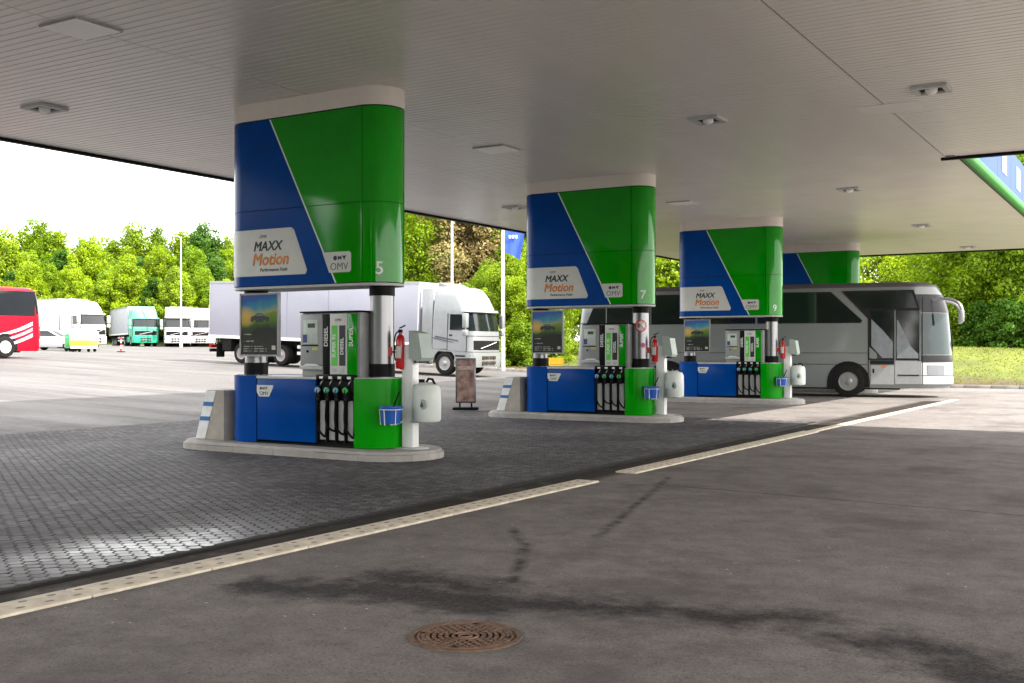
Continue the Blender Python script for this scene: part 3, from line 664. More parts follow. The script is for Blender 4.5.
def poster_mat(flip):
    m = bpy.data.materials.new('poster_print'); n, l, b = nodes_of(m)
    t = n.new('ShaderNodeTexCoord'); s = n.new('ShaderNodeSeparateXYZ'); l.new(t.outputs['Generated'], s.inputs[0])
    no = n.new('ShaderNodeTexNoise'); no.inputs['Scale'].default_value = 3.5; no.inputs['Detail'].default_value = 5; l.new(t.outputs['Generated'], no.inputs['Vector'])
    def mth(op, a, c):
        q = n.new('ShaderNodeMath'); q.operation = op; q.use_clamp = False
        for i, x in enumerate((a, c)):
            if isinstance(x, (int, float)): q.inputs[i].default_value = x
            else: l.new(x, q.inputs[i])
        return q.outputs[0]
    def mixc(f, a, c):
        q = n.new('ShaderNodeMix'); q.data_type = 'RGBA'; l.new(f, q.inputs[0])
        for i, x in ((6, a), (7, c)):
            if isinstance(x, tuple): q.inputs[i].default_value = x+(1,)
            else: l.new(x, q.inputs[i])
        return q.outputs[2]
    def step(a, lo, hi):
        q = n.new('ShaderNodeMapRange'); q.inputs[1].default_value = lo; q.inputs[2].default_value = hi; l.new(a, q.inputs[0]); return q.outputs[0]
    x, z = s.outputs[0], s.outputs[2]
    h = mth('ADD', z, mth('MULTIPLY', mth('SUBTRACT', no.outputs['Fac'], .5), .22))
    h = mth('ADD', h, mth('MULTIPLY', x, -.10))
    r = n.new('ShaderNodeValToRGB'); l.new(h, r.inputs[0]); e = r.color_ramp.elements
    e[0].position = 0; e[0].color = (.012, .013, .012, 1); e[1].position = 1; e[1].color = (.10, .10, .30, 1)
    for p, c in ((.34, (.012, .013, .014)), (.42, (.03, .07, .02)), (.52, (.10, .22, .03)), (.60, (.20, .24, .03)), (.66, (.30, .34, .18)), (.76, (.05, .26, .36)), (.88, (.03, .12, .40))):
        q = e.new(p); q.color = c+(1,)
    col = r.outputs[0]
    gx = mth('SUBTRACT', x, .12); gz = mth('SUBTRACT', z, .64)
    glow = step(mth('ADD', mth('MULTIPLY', gx, gx), mth('MULTIPLY', mth('MULTIPLY', gz, gz), 2.5)), .09, 0); col = mixc(mth('MULTIPLY', glow, .85), col, (.70, .42, .10))
    # rows of print at the bottom
    wv = n.new('ShaderNodeTexNoise'); wv.inputs['Scale'].default_value = 1; mpn = n.new('ShaderNodeMapping'); mpn.inputs['Scale'].default_value = (22, 1, 6); l.new(t.outputs['Generated'], mpn.inputs[0]); l.new(mpn.outputs[0], wv.inputs['Vector'])
    for z0, z1, x1 in ((.05, .065, .7), (.09, .105, .7), (.13, .145, .6), (.215, .235, .35), (.33, .35, .28)):
        rows = mth('MULTIPLY', mth('MULTIPLY', mth('GREATER_THAN', z, z0), mth('LESS_THAN', z, z1)), mth('MULTIPLY', mth('LESS_THAN', x, x1), mth('GREATER_THAN', x, .06)))
        rows = mth('MULTIPLY', rows, step(wv.outputs['Fac'], .4, .5)); col = mixc(mth('MULTIPLY', rows, .55), col, (.6, .62, .6))
    cor = mth('MULTIPLY', mth('MULTIPLY', mth('GREATER_THAN', z, .08), mth('LESS_THAN', z, .15)), mth('MULTIPLY', mth('GREATER_THAN', x, .84), mth('LESS_THAN', x, .94))); col = mixc(cor, col, (.5, .5, .42))
    l.new(col, b.inputs['Base Color']); b.inputs['Roughness'].default_value = .18; b.inputs['Specular IOR Level'].default_value = .35
    return m
M_POSTER = poster_mat(0)
def make_poster():
    r = empty('poster_frame', (PXC, PYC, 0))
    x0, x1, z0, z1, y0, y1 = -1.34, -.52, 1.47, 2.45, -.28, -.215
    b = box_obj('back_panel', (x0+.01, x1-.01, y0+.02, y1, z0+.01, z1-.01), M_GREY, r)
    for q in ((x0, x1, y0, y1-.01, z1-.028, z1), (x0, x1, y0, y1-.01, z0, z0+.028), (x0, x0+.028, y0, y1-.01, z0+.0285, z1-.0285), (x1-.028, x1, y0, y1-.01, z0+.0285, z1-.0285)): box_obj('frame_bar', q, M_GREY, r)
    box_obj('print', (x0+.0285, x1-.0285, y0+.012, y0+.0195, z0+.0285, z1-.0285), M_POSTER, r)
    pr = [c for c in r.children if c.name.startswith('print')][0]
    car = [(0, .02), (.03, .005), (.06, 0), (.08, .03), (.11, .03), (.13, 0), (.27, 0), (.29, .03), (.32, .03), (.34, 0), (.385, .01), (.40, .05), (.39, .075), (.31, .09), (.25, .135), (.15, .14), (.09, .10), (.02, .085)]
    G().prism([(-1.12+a, 2.00+b) for a, b in car], y0+.0105, y0+.0118, 'y').obj('printed_car', mat('print_dark', (.010, .014, .018), .3), pr)
    G().prism([(-1.12+a, 2.00+b) for a, b in ((.11, .10), (.16, .13), (.24, .126), (.29, .095))], y0+.0095, y0+.0104, 'y').obj('printed_window', mat('print_glass', (.10, .16, .18), .3), pr)
    for z in (1.6, 2.25): box_obj('bracket', (-1.30, -1.22, -.2145, -.17, z, z+.05), M_BLACK, r)
    return r
def make_post():
    r = empty('service_post', (PXC+1.70, PYC+.1, .15))
    G().cbox(-.10, .10, -.08, .08, .012, 1.50, .02).obj('post', M_WHITE, r)
    G().prism([(.30*math.cos(a), .20*math.sin(a)) for a in np.linspace(0, 2*math.pi, 24, endpoint=False)], .0005, .013, 'z').obj('foot_plate', M_LGREY, r)
    t = G().prism([(-.10, 1.30), (.10, 1.26), (.13, 1.31), (.07, 1.66), (-.10, 1.70)], -.14, .14, 'y'); t.v = [(a+.19, b-.02, c) for a, b, c in t.v]
    to = t.obj('towel_dispenser', M_TOWEL, r); box_obj('towel_slot', (.14, .28, -.1, .08, 1.235, 1.259), M_BLACK, to)
    G().tube([(-.08, -.07, .40), (-.08, -.14, .37), (-.06, -.30, .36), (-.05, -.40, .36), (-.05, -.40, .382)], .012, 8).obj('bucket_hook', M_LINEW, r)
    G().box(.10, .40, -.14, .12, .385, .40).obj('can_shelf', M_TOWEL, r)
    return r
def make_can():
    r = empty('water_can', (PXC+1.70+.30, PYC+.09, .551))
    G().lathe([(.001, 0), (.19, 0), (.205, .03), (.208, .25), (.20, .46), (.17, .52), (.10, .555), (.001, .56)], n=28).obj('body', M_PLWHITE, r)
    G().lathe([(.045, .55), (.045, .60), (.001, .60)], (-.09, 0, 0), n=12).obj('cap', M_BLACK, r)
    G().tube([(-.02, 0, .54), (.03, 0, .61), (.10, 0, .60), (.14, 0, .53)], .018, 8).obj('handle', M_BLACK, r)
    G().lathe([(.001, -.205), (.075, -.20), (.078, -.17)], (.06, 0, .25), axis='y', n=20).obj('drop_symbol_disc', M_TOWEL, r)
    g = G(); g.prism([(.06+.03*math.cos(a)*(1 if math.sin(a) < 0 else 1-math.sin(a)*.9), .235+.03*math.sin(a)*(1 if math.sin(a) < 0 else 2)) for a in np.linspace(0, 2*math.pi, 16, endpoint=False)], -.210, -.2055, 'y')
    g.obj('drop_symbol', mat('drop_dark', (.08, .10, .09), .5), r)
    return r
def make_bucket():
    r = empty('blue_bucket', (PXC+1.66, PYC-.30, .53))
    G().lathe([(.001, .0), (.13, 0), (.155, .22), (.17, .225), (.17, .245), (.148, .245), (.12, .02), (.001, .02)], n=24).obj('pail', M_BUCKET, r)
    G().tube([(.165*math.cos(a), .165*math.sin(a), .20) for a in np.linspace(0, 2*math.pi, 25)], .007, 6).obj('wire_ring', M_LINEW, r)
    g = G()
    for a in (R(-150), R(-90), R(-30)): g.tube([(.168*math.cos(a), .168*math.sin(a), .2), (.15*math.cos(a), .15*math.sin(a), -.02)], .006, 6)
    g.obj('wire_stay', M_LINEW, r)
    return r
def make_squeegee():
    r = empty('window_squeegee', (PXC+1.66, PYC-.30, .56))
    G().tube([(-.05, 0, .02), (.13, .02, .42)], .013, 8).obj('handle', M_BLACK, r)
    G().cbox(-.12, .04, -.03, .03, .0, .05, .01).obj('blade', M_RUBBER, r)
    return r
def make_ext():
    r = empty('fire_extinguisher', (PXC+1.58, PYC+.02, 1.30))
    G().lathe([(.001, 0), (.07, 0), (.078, .02), (.078, .43), (.06, .49), (.03, .52), (.03, .55), (.001, .55)], n=20).obj('cylinder', M_RED, r)
    G().cbox(-.03, .03, -.03, .03, .55, .60, .008).obj('valve', M_BLACK, r)
    G().tube([(-.02, 0, .62), (.02, 0, .63), (.1, 0, .66)], .012, 6).obj('lever', M_BLACK, r)
    G().tube(bez((-.03, 0, .57), (-.16, 0, .56), (-.12, -.03, .3), (-.085, -.03, .12)), .012, 8).obj('hose', M_RUBBER, r)
    G().prism([(.0795*math.cos(a), .0795*math.sin(a)) for a in np.linspace(R(-140), R(-50), 9)]+[(.077*math.cos(a), .077*math.sin(a)) for a in np.linspace(R(-50), R(-140), 9)], .16, .34, 'z').obj('instruction_label', M_SIGNW, r)
    box_obj('wall_bracket', (-.17, -.07, -.012, .012, .24, .27), M_STEEL, r)
    box_obj('red_plate', (-.22, -.10, -.10, -.09, .20, .33), M_RED, r)
    r.scale = (.86, .86, .95)
    return r
pumps = {'clad_canopy_column': make_column(5), 'fuel_dispenser': make_dispenser(), 'pump_island': make_island(), 'island_guard': make_guard(), 'poster_frame': make_poster(),
         'service_post': make_post(), 'water_can': make_can(), 'blue_bucket': make_bucket(), 'window_squeegee': make_squeegee(), 'fire_extinguisher': make_ext()}
WHERE = ['', '', '', 'fourth and farthest, behind the coach']
LAB = {'clad_canopy_column': ('blue and green clad canopy column carrying number 5, nearest', 'second blue and green clad canopy column, carrying number 7', 'third blue and green clad canopy column, carrying number 9', 'farthest blue and green column cladding showing above the silver coach roof'),
       'fuel_dispenser': ('nearest blue and green fuel dispenser with four hoses, at pump 5', 'blue and green fuel dispenser with four hoses at pump 7', 'blue and green fuel dispenser in front of the silver coach at pump 9', 'fuel dispenser hidden behind the silver coach'),
       'pump_island': ('rounded grey concrete island kerb under nearest pump 5', 'rounded concrete island kerb under the second pump, number 7', 'rounded concrete island kerb under third pump, half in sunlight by the coach', 'concrete island kerb behind the silver coach'),
       'island_guard': ('sloping grey guard block with blue stripes on the nearest island', 'sloping grey guard block with blue stripes on the second island, pump 7', 'sloping guard block on the third island behind the second service post'),
       'poster_frame': ('largest framed landscape poster, on the column of nearest pump 5', 'framed landscape poster above the second blue base, pump 7', 'smallest framed landscape poster, just left of the coach windows, pump 9'),
       'service_post': ('white service post with towel dispenser beside nearest pump 5', 'white service post with towel dispenser beside pump 7', 'white service post with towel dispenser in front of the coach, pump 9'),
       'water_can': ('pale plastic water can on the service post of nearest pump 5', 'pale plastic water can on the service post of pump 7', 'white water can in front of the silver coach at pump 9'),
       'blue_bucket': ('blue washing bucket hung beside the green end of nearest pump 5', 'blue washing bucket hung beside pump 7', 'blue washing bucket hung in front of the coach at pump 9'),
       'window_squeegee': ('black handled squeegee standing in the bucket at nearest pump 5', 'black handled squeegee in the bucket of the second pump, number 7', 'black handled squeegee in the bucket in front of the coach'),
       'fire_extinguisher': ('red fire extinguisher by the steel column of nearest pump 5', 'red fire extinguisher by the steel column of pump 7', 'red fire extinguisher in front of the coach at pump 9')}
CATS = {'clad_canopy_column': 'column', 'fuel_dispenser': 'fuel pump', 'pump_island': 'island', 'island_guard': 'guard', 'poster_frame': 'poster', 'service_post': 'service post', 'water_can': 'water can', 'blue_bucket': 'bucket', 'window_squeegee': 'squeegee', 'fire_extinguisher': 'fire extinguisher'}
GRP = {'clad_canopy_column': 'clad columns holding up the canopy', 'fuel_dispenser': 'fuel dispensers in a row', 'pump_island': 'pump islands in a row', 'island_guard': 'guards at the island ends', 'poster_frame': 'posters on the columns', 'service_post': 'service posts at the islands', 'water_can': 'water cans at the islands', 'blue_bucket': 'buckets at the islands', 'window_squeegee': 'squeegees at the islands', 'fire_extinguisher': 'fire extinguishers at the islands'}
for nm, src in pumps.items():
    for k in range(4):
        if k >= len(LAB[nm]): continue
        o = src if k == 0 else copy_tree(src)
        o.location.y += PITCH*k if k else 0
        tag(o, LAB[nm][k], CATS[nm], GRP[nm])
        if nm == 'clad_canopy_column' and k:
            for c in list(o.children):
                if c.name.startswith('pump_number'):
                    bpy.data.objects.remove(c)
            if k < 3: wtext('pump_number', str(5+2*k), PL+.30, 2.66, .26, M_LINEW, o, .003, bold=.003)
            o.location.y = PYC+PITCH*k
# no-smoking sign and sticker on the second column
ns = empty('no_smoking_sign', (PXC+1.26, PYC+PITCH, 0), label='round red and white no smoking sign on the steel column of pump 7', cat='sign')
def curved_disc(name, rad, r0, zc, m, par, a0=-1.15, inner=0):
    g = G(); pts = []; n = 24
    rr = [inner, rad] if inner else [0.001, rad]
    for r in rr:
        for k in range(n):
            a = 2*math.pi*k/n; th = a0+r*math.cos(a)/.18
            pts.append((r0*math.cos(th), r0*math.sin(th), zc+r*math.sin(a)))
    g.add(pts, [(k, (k+1) % n, n+(k+1) % n, n+k) for k in range(n)]); return g.obj(name, m, par, fix=False)
curved_disc('white_disc', .12, .179, 2.08, M_SIGNW, ns); curved_disc('red_ring', .135, .1805, 2.08, M_RED, ns, inner=.105)
g = G(); g.add([(.182*math.cos(-1.15+t/.18), .182*math.sin(-1.15+t/.18), 2.08-t*1.0+dz) for t in (-.08, -.04, 0, .04, .08) for dz in (-.014, .014)], [(2*i, 2*i+2, 2*i+3, 2*i+1) for i in range(4)]); g.obj('red_bar', M_RED, ns, fix=False)
curved_disc('pink_sticker', .055, .180, 1.66, mat('sticker_pink', (.6, .12, .30), .5), ns, a0=-.9)

# small advertising stand by the left edge of the paving
def sign_stand():
    x, y = -15.4, 23.0
    r = empty('pavement_sign', (x, y, zt(x, y)+.022), R(31), label='small framed poster stand on a dark foot behind the nearest water can', cat='sign')
    box_obj('frame', (-.26, .26, -.02, .02, .17, 1.32), M_STEEL, r, .01)
    m = mat('stand_print', (.27, .17, .14), .4, var=.8, scale=5)
    box_obj('print', (-.225, .225, -.0255, -.0205, .21, 1.28), m, r)
    box_obj('header', (-.20, .20, -.028, -.0258, 1.02, 1.12), mat('print_pale', (.45, .36, .32), .5, var=.4, scale=30), r)
    for sx in (-.15, .15): box_obj('leg', (sx-.02, sx+.02, -.015, .015, .06, .169), M_BLACK, r)
    G().cbox(-.33, .33, -.22, .22, 0, .06, .02).obj('foot', M_RUBBER, r)
sign_stand()

# ------------------------------------------------------------------ vehicles
M_TYRE = mat('tyre', (.014, .0135, .013), .85, var=.3, scale=20, ior=1.18, dirt=.3, dcol=(.02, .019, .018))
M_RIM = mat('rim', (.26, .26, .26), .4, metal=.6, var=.12)
M_CHASS = mat('chassis', (.010, .010, .0105), .7, ior=1.18, dirt=.3, dcol=(.03, .028, .026))
M_LAMP = mat('headlamp', (.16, .17, .18), .08, var=.1)
M_TAIL = mat('tail_lamp', (.35, .01, .01), .2)
M_AMBER = mat('amber_lamp', (.75, .16, .01), .25)
def ring(hw, xf, xb, rf, rb, z, bow=0, k=6):
    p = []
    for cx, cy, r, a0 in ((xb+rb, -hw+rb, rb, 180), (xf-rf, -hw+rf, rf, 270), (xf-rf, hw-rf, rf, 0), (xb+rb, hw-rb, rb, 90)):
        for i in range(k+1):
            a = R(a0+90*i/k); p.append([cx+r*math.cos(a), cy+r*math.sin(a), z])
        if a0 == 270:
            for t in (-.5, 0, .5): p.append([xf, t*2*(hw-rf)*.9, z])
    if bow:
        for q in p:
            if q[0] > xf-rf-.01: q[0] += bow*(1-(q[1]/hw)**2)-bow
    return p
def lofted(levels, k=6):      # levels: dict(z, xf, xb, hw, rf, rb, bow)
    rs = [ring(L['hw'], L['xf'], L['xb'], L['rf'], L['rb'], L['z'], L.get('bow', 0), k) for L in levels]
    n = len(rs[0]); g = G(); v = [p for r in rs for p in r]
    f = [(j*n+i, j*n+(i+1) % n, (j+1)*n+(i+1) % n, (j+1)*n+i) for j in range(len(rs)-1) for i in range(n)]
    f += [tuple(range(n-1, -1, -1)), tuple((len(rs)-1)*n+i for i in range(n))]
    g.add(v, f); return g
def lev_at(levels, z):
    for a, b in zip(levels, levels[1:]):
        if a['z'] <= z <= b['z']:
            t = (z-a['z'])/max(1e-6, b['z']-a['z']); return {q: a.get(q, 0)*(1-t)+b.get(q, 0)*t for q in ('xf', 'xb', 'hw', 'rf', 'rb', 'bow', 'z')}
def patch(levels, z0, z1, i0, i1, off=.012, th=.010, k=6, nz=5):   # shell piece lying on a lofted body
    zs = sorted(set([z0, z1]+[L['z'] for L in levels if z0 < L['z'] < z1]))
    rows = []
    for z in zs:
        L = lev_at(levels, z); r = ring(L['hw'], L['xf'], L['xb'], L['rf'], L['rb'], z, L.get('bow', 0), k); n = len(r); o = []; q = []
        for i in range(i0, i1+1):
            a, b = Vector(r[(i-1) % n]), Vector(r[(i+1) % n]); t = b-a; nn = Vector((t.y, -t.x, 0)).normalized()
            o.append(Vector(r[i % n])+nn*off); q.append(Vector(r[i % n])+nn*(off-th))
        rows.append((o, q))
    m = i1-i0+1; g = G(); v = []; f = []
    for o, q in rows: v += o+q
    W = 2*m
    for j in range(len(rows)-1):
        for i in range(m-1):
            a = j*W+i; f.append((a, a+1, a+1+W, a+W)); a += m; f.append((a, a+W, a+W+1, a+1))
        f.append((j*W, j*W+W, j*W+W+m, j*W+m)); a = j*W+m-1; f.append((a, a+m, a+m+W, a+W))
    J = (len(rows)-1)*W
    for i in range(m-1): f.append((i, i+m, i+m+1, i+1)); f.append((J+i, J+i+1, J+i+1+m, J+i+m))
    g.add(v, f); return g
_wheels = {}
def wheel(parent, x, y, rad=.5, wd=.30, side=-1, rimm=None, dish=.05):
    key = (rad, wd, side, rimm.name if rimm else '')
    if key not in _wheels:
        s = side; h = wd/2; r = rad
        t = G().lathe([(r*.58, -h*.8), (r*.62, -h), (r*.9, -h), (r*.985, -h*.82), (r, -h*.5), (r, h*.5), (r*.985, h*.82), (r*.9, h), (r*.62, h), (r*.58, h*.8)], axis='y', n=32).mesh('tyre', M_TYRE)
        rm = G(); o = s*h
        rm.lathe([(r*.60, o*.85), (r*.585, o*.98), (r*.55, o*.95), (r*.50, o*.62), (r*.30, o*.55), (r*.27, o*.8), (r*.20, o*.95), (r*.001, o*.98)], axis='y', n=32)
        for q in range(8):
            a = 2*math.pi*q/8; rm.lathe([(.018, o*.6), (.018, o*.74), (.001, o*.76)], (r*.235*1.6*math.cos(a)*.9, 0, r*.235*1.6*math.sin(a)*.9), axis='y', n=6)
        hm = G()
        for q in range(8):
            a = 2*math.pi*(q+.5)/8; hm.lathe([(r*.06, o*.60), (r*.06, o*.63), (.001, o*.63)], (r*.44*math.cos(a), 0, r*.44*math.sin(a)), axis='y', n=8)
        _wheels[key] = (t, rm.mesh('rim', rimm or M_RIM), hm.mesh('hand_hole', M_BLACK))
    t, rm, hm = _wheels[key]
    o = bpy.data.objects.new('wheel', t); link(o); o.parent = parent; o.location = (x, y, rad)
    for nm, me in (('rim', rm), ('rim_holes', hm)): c = bpy.data.objects.new(nm, me); link(c); c.parent = o
    return o
def spoly(name, pts, y, th, m, parent):     # flat piece on a side plane: pts (x, z), outward along sign of y
    sgn = -1 if y < 0 else 1
    return G().prism(pts, y, y+sgn*th, 'y').obj(name, m, parent)

def make_truck(name, loc, rz, label, paint, cabm2=None, box=None, boxlen=13.4, trim=None, tilt=0, detail=True, skirt=None, boxz=4.0):
    r = empty(name, loc, rz, label, 'truck'); r.rotation_euler = (0, tilt, rz)
    lv = [dict(z=1.02, xf=-.02, xb=-2.15, hw=1.23, rf=.28, rb=.10, bow=.10), dict(z=1.85, xf=-.04, xb=-2.15, hw=1.24, rf=.30, rb=.10, bow=.12), dict(z=2.72, xf=-.24, xb=-2.15, hw=1.22, rf=.30, rb=.12, bow=.14),
          dict(z=2.95, xf=-.30, xb=-2.15, hw=1.21, rf=.32, rb=.14, bow=.16), dict(z=3.35, xf=-.50, xb=-2.15, hw=1.17, rf=.36, rb=.16, bow=.17), dict(z=3.70, xf=-.78, xb=-2.13, hw=1.10, rf=.38, rb=.18, bow=.17), dict(z=3.80, xf=-1.05, xb=-2.10, hw=1.0, rf=.36, rb=.2, bow=.12)]
    lofted(lv).obj('cab', paint, r, ang=40)
    wz = patch(lv, 1.93, 2.70, 9, 21, .010).obj('windscreen', M_GLASS, r)
    patch(lv, 2.735, 2.84, 8, 22, .16, .15).obj('sun_visor', trim or paint, r)
    gb = [dict(z=.38, xf=.02, xb=-.95, hw=1.23, rf=.26, rb=.03, bow=.10), dict(z=.62, xf=.06, xb=-.95, hw=1.245, rf=.28, rb=.03, bow=.10), dict(z=1.018, xf=.04, xb=-.90, hw=1.245, rf=.28, rb=.03, bow=.10)]
    bump = lofted(gb).obj('bumper', cabm2 or paint, r, ang=40)
    for za in (.50, .72):
        for q in range(4): G().cbox(.0, .075, -.52+.27*q, -.30+.27*q, za, za+.14, .015).obj('bumper_grille', mat('bumper_mesh', (.05, .04, .035), .6, ior=1.2), bump)
    for zz in (1.0195, 1.70): patch(lv, max(zz, 1.021), zz+.022, 7, 23, .006, .006).obj('panel_gap', M_CHASS, r)
    for sgn in (-1, 1):
        for xx in (-.33, -1.32): box_obj('door_gap', (xx-.012, xx+.012)+tuple(sorted((1.238*sgn, 1.252*sgn)))+(1.06, 2.66), M_CHASS, r)
        for zz in (.55, .82): box_obj('step', (-.88, -.38)+tuple(sorted((1.20*sgn, 1.262*sgn)))+(zz, zz+.06), M_CHASS, r)
    for i0, i1 in ((9, 11), (19, 21)): patch(gb, .66, .92, i0, i1, .008).obj('headlight', M_LAMP, r)
    gr = patch(lv, 1.12, 1.52, 12, 18, .008).obj('grille', M_DARK, r)
    gb2 = G(); gb2.tube([(.0, -.62, 1.18), (.025, .0, 1.32), (.0, .62, 1.46)], .022, 6); gb2.obj('grille_bar', M_CHROME, gr)
    for z in (1.22, 1.32, 1.42): patch(lv, z, z+.018, 12, 18, .014, .006).obj('grille_slat', M_CHASS, gr)
    for sgn in (-1, 1):
        y = 1.243*sgn
        spoly('side_window', [(-.42, 1.95), (-1.20, 1.95), (-1.20, 2.62), (-.62, 2.62)], y-.02*sgn, .032, M_GLASS, r)
        d = spoly('door', [(-.34, 1.06), (-1.30, 1.06), (-1.30, 1.90), (-.34, 1.90)], y-.02*sgn, .026, paint, r)
        box_obj('door_handle', tuple(sorted((-1.22, -1.06)))+tuple(sorted((y+.004*sgn, y+.03*sgn)))+(1.70, 1.75), M_DARK, d)
        # flank under the cab, with the wheel arch
        arch = [(-1.45+.60*math.cos(a), .52+.60*math.sin(a)) for a in np.linspace(R(0), R(180), 13)]
        G().prism([(-.90, .45), (-.85, .60)]+arch[1:-1]+[(-2.05, .52), (-2.30, .52), (-2.30, 1.10), (-.90, 1.10)], y-.10*sgn, y-.002*sgn, 'y').obj('wheel_arch', paint, r)
        for mz, mh in ((2.05, .62), (1.72, .26)):
            mo = G().cbox(-.36, -.16, *sorted((1.34*sgn, 1.58*sgn)), mz, mz+mh, .04).obj('mirror', paint, r)
            box_obj('mirror_arm', (-.33, -.28)+tuple(sorted((1.22*sgn, 1.36*sgn)))+(mz+mh*.75, mz+mh*.75+.05), M_DARK, mo)
        # side fairing behind the cab
        if box: box_obj('side_fairing', (-2.72, -2.16)+tuple(sorted((1.14*sgn, 1.20*sgn)))+(1.15, 3.72), paint, r, .015)
        wheel(r, -1.45, 1.06*sgn, .50, .32, sgn); wheel(r, -5.15, .98*sgn, .50, .56, sgn)
        box_obj('fuel_tank', (-4.35, -2.45)+tuple(sorted((.68*sgn, 1.18*sgn)))+(.42, .98), skirt or M_LGREY, r, .06)
        G().prism([(-5.15+.60*math.cos(a), .5+.60*math.sin(a)) for a in np.linspace(R(15), R(165), 10)]+[(-5.15+.56*math.cos(a), .5+.56*math.sin(a)) for a in np.linspace(R(165), R(15), 10)], *sorted((.68*sgn, 1.24*sgn)), 'y').obj('mudguard', M_CHASS, r)
    box_obj('chassis_frame', (-6.3, -.3, -.42, .42, .62, .95), M_CHASS, r)
    G().prism([(-1.3, 3.72), (-2.12, 4.0), (-2.12, 3.72)], -.85, .85, 'y').obj('roof_deflector', paint, r) if box else None
    for yy in (-.55, .55): G().cbox(-.86, -.72, yy-.12, yy+.12, 3.36, 3.46, .03).obj('roof_lamp', M_AMBER, r)
    if box:
        x1 = -2.85; x0 = x1-boxlen; z0 = 1.22; z1 = boxz
        b = box_obj('trailer_box', (x0, x1, -1.27, 1.27, z0, z1), box, r, .02)
        for sgn in (-1, 1):
            box_obj('side_rail', (x0, x1)+tuple(sorted((1.271*sgn, 1.295*sgn)))+(z0-.02, z0+.12), M_WHITE, b)
            box_obj('top_rail', (x0, x1)+tuple(sorted((1.271*sgn, 1.29*sgn)))+(z1-.10, z1+.01), M_GREY, b)
            k = 5
            for j in range(k+1):
                xx = x0+.01+(x1-x0-.07)*j/k; box_obj('curtain_post', (xx, xx+.05)+tuple(sorted((1.271*sgn, 1.283*sgn)))+(z0+.122, z1-.102), box if 0 < j < k else M_LGREY, b)
            for xx in (x0+2.2, x0+3.5, x0+4.8): wheel(r, xx, 1.02*sgn, .50, .40, sgn)
            box_obj('underrun_guard', (x0+5.8, x1-3.2)+tuple(sorted((1.10*sgn, 1.16*sgn)))+(.55, .70), M_LGREY, r); box_obj('underrun_guard', (x0+5.8, x1-3.2)+tuple(sorted((1.10*sgn, 1.16*sgn)))+(.85, 1.0), M_LGREY, r)
        box_obj('trailer_frame', (x0+.05, x1-.3, -.55, .55, .92, z0-.001), M_CHASS, r); box_obj('rear_bumper', (x0, x0+.12, -1.2, 1.2, .50, .66), M_CHASS, r)
        for yy in (-1.0, 1.0): box_obj('tail_light', (x0-.02, x0+.1, yy-.2, yy+.2, .70, .86), M_TAIL, r); box_obj('mud_flap', (x0+.55, x0+.6, yy-.25, yy+.25, .25, .92), M_RUBBER, r)
        box_obj('pallet_locker', (x0+.9, x0+1.5, -1.2, -.6, .6, 1.15), M_CHASS, r)
    return r
M_SILV = mat('truck_silver', (.22, .23, .235), .32, metal=.15, var=.05, coat=.4, dirt=.15, dcol=(.15, .15, .145), dscale=1.2)
M_CURT = mat('curtain_lilac', (.25, .255, .30), .55, var=.06, scale=.8, dirt=.2, dcol=(.20, .20, .23), dscale=.8)
X, Y = -25.2, 38.1
v = make_truck('semi_truck', (X, Y+1.25, zt(X-1.5, Y)+.01), 0, 'silver cab-over semi truck with pale lilac trailer behind the nearest pump', M_SILV, box=M_CURT, boxlen=12.9, boxz=4.0)
v.rotation_euler = (0, math.atan2(zt(X-14, Y)-zt(X-1.5, Y), 12.5), 0)
for z0, z1, x0, x1 in ((1.52, 1.58, -1.95, -1.35), (1.46, 1.50, -2.05, -1.6)): spoly('side_stripe', [(x0, z0+.1), (x1+.6, z0-.05), (x1+.6, z1-.07), (x0, z1+.1)], -1.25, .022, mat('stripe_dark', (.05, .05, .07), .4), v)
# distant trucks on the lot
M_TWH = mat('truck_white', (.50, .50, .49), .35, var=.03, coat=.3, dirt=.15, dcol=(.5, .48, .45), dscale=1)
M_TGR = mat('truck_green', (.02, .36, .20), .35, var=.1, coat=.3)
M_TGR2 = mat('truck_green_pale', (.10, .40, .26), .4, var=.5, scale=.9)
M_BOXG = mat('box_grey', (.32, .33, .36), .6, var=.06, scale=.6)
M_BOXW = mat('box_white', (.50, .50, .50), .5, var=.04, scale=.6)
def place(px, d, yaw_img):         # a point on the lot and a heading turned from the picture plane
    x, y = at(px, d); return (x, y, zt(x, y)+.01), YAW+R(yaw_img)
p, a = place(96, 86, -28); make_truck('semi_truck', p, a, 'white semi truck behind the silver car, right of the red coach', M_TWH, box=M_BOXW)
p, a = place(146, 106, -62); make_truck('semi_truck', p, a, 'green and white semi truck with grey trailer on the far lot', M_TGR2, cabm2=M_TGR, box=M_BOXG, skirt=M_TGR)
p, a = place(177, 106, -76); make_truck('semi_truck', p, a, 'white semi truck with dark visor, just right of the green truck', M_TWH, box=M_BOXW, trim=M_DARK)
p, a = place(201, 110, -78); make_truck('semi_truck', p, a, 'white semi truck farthest right of the far row, nearest the lilac trailer', M_TWH, box=M_BOXW, trim=M_TWH)

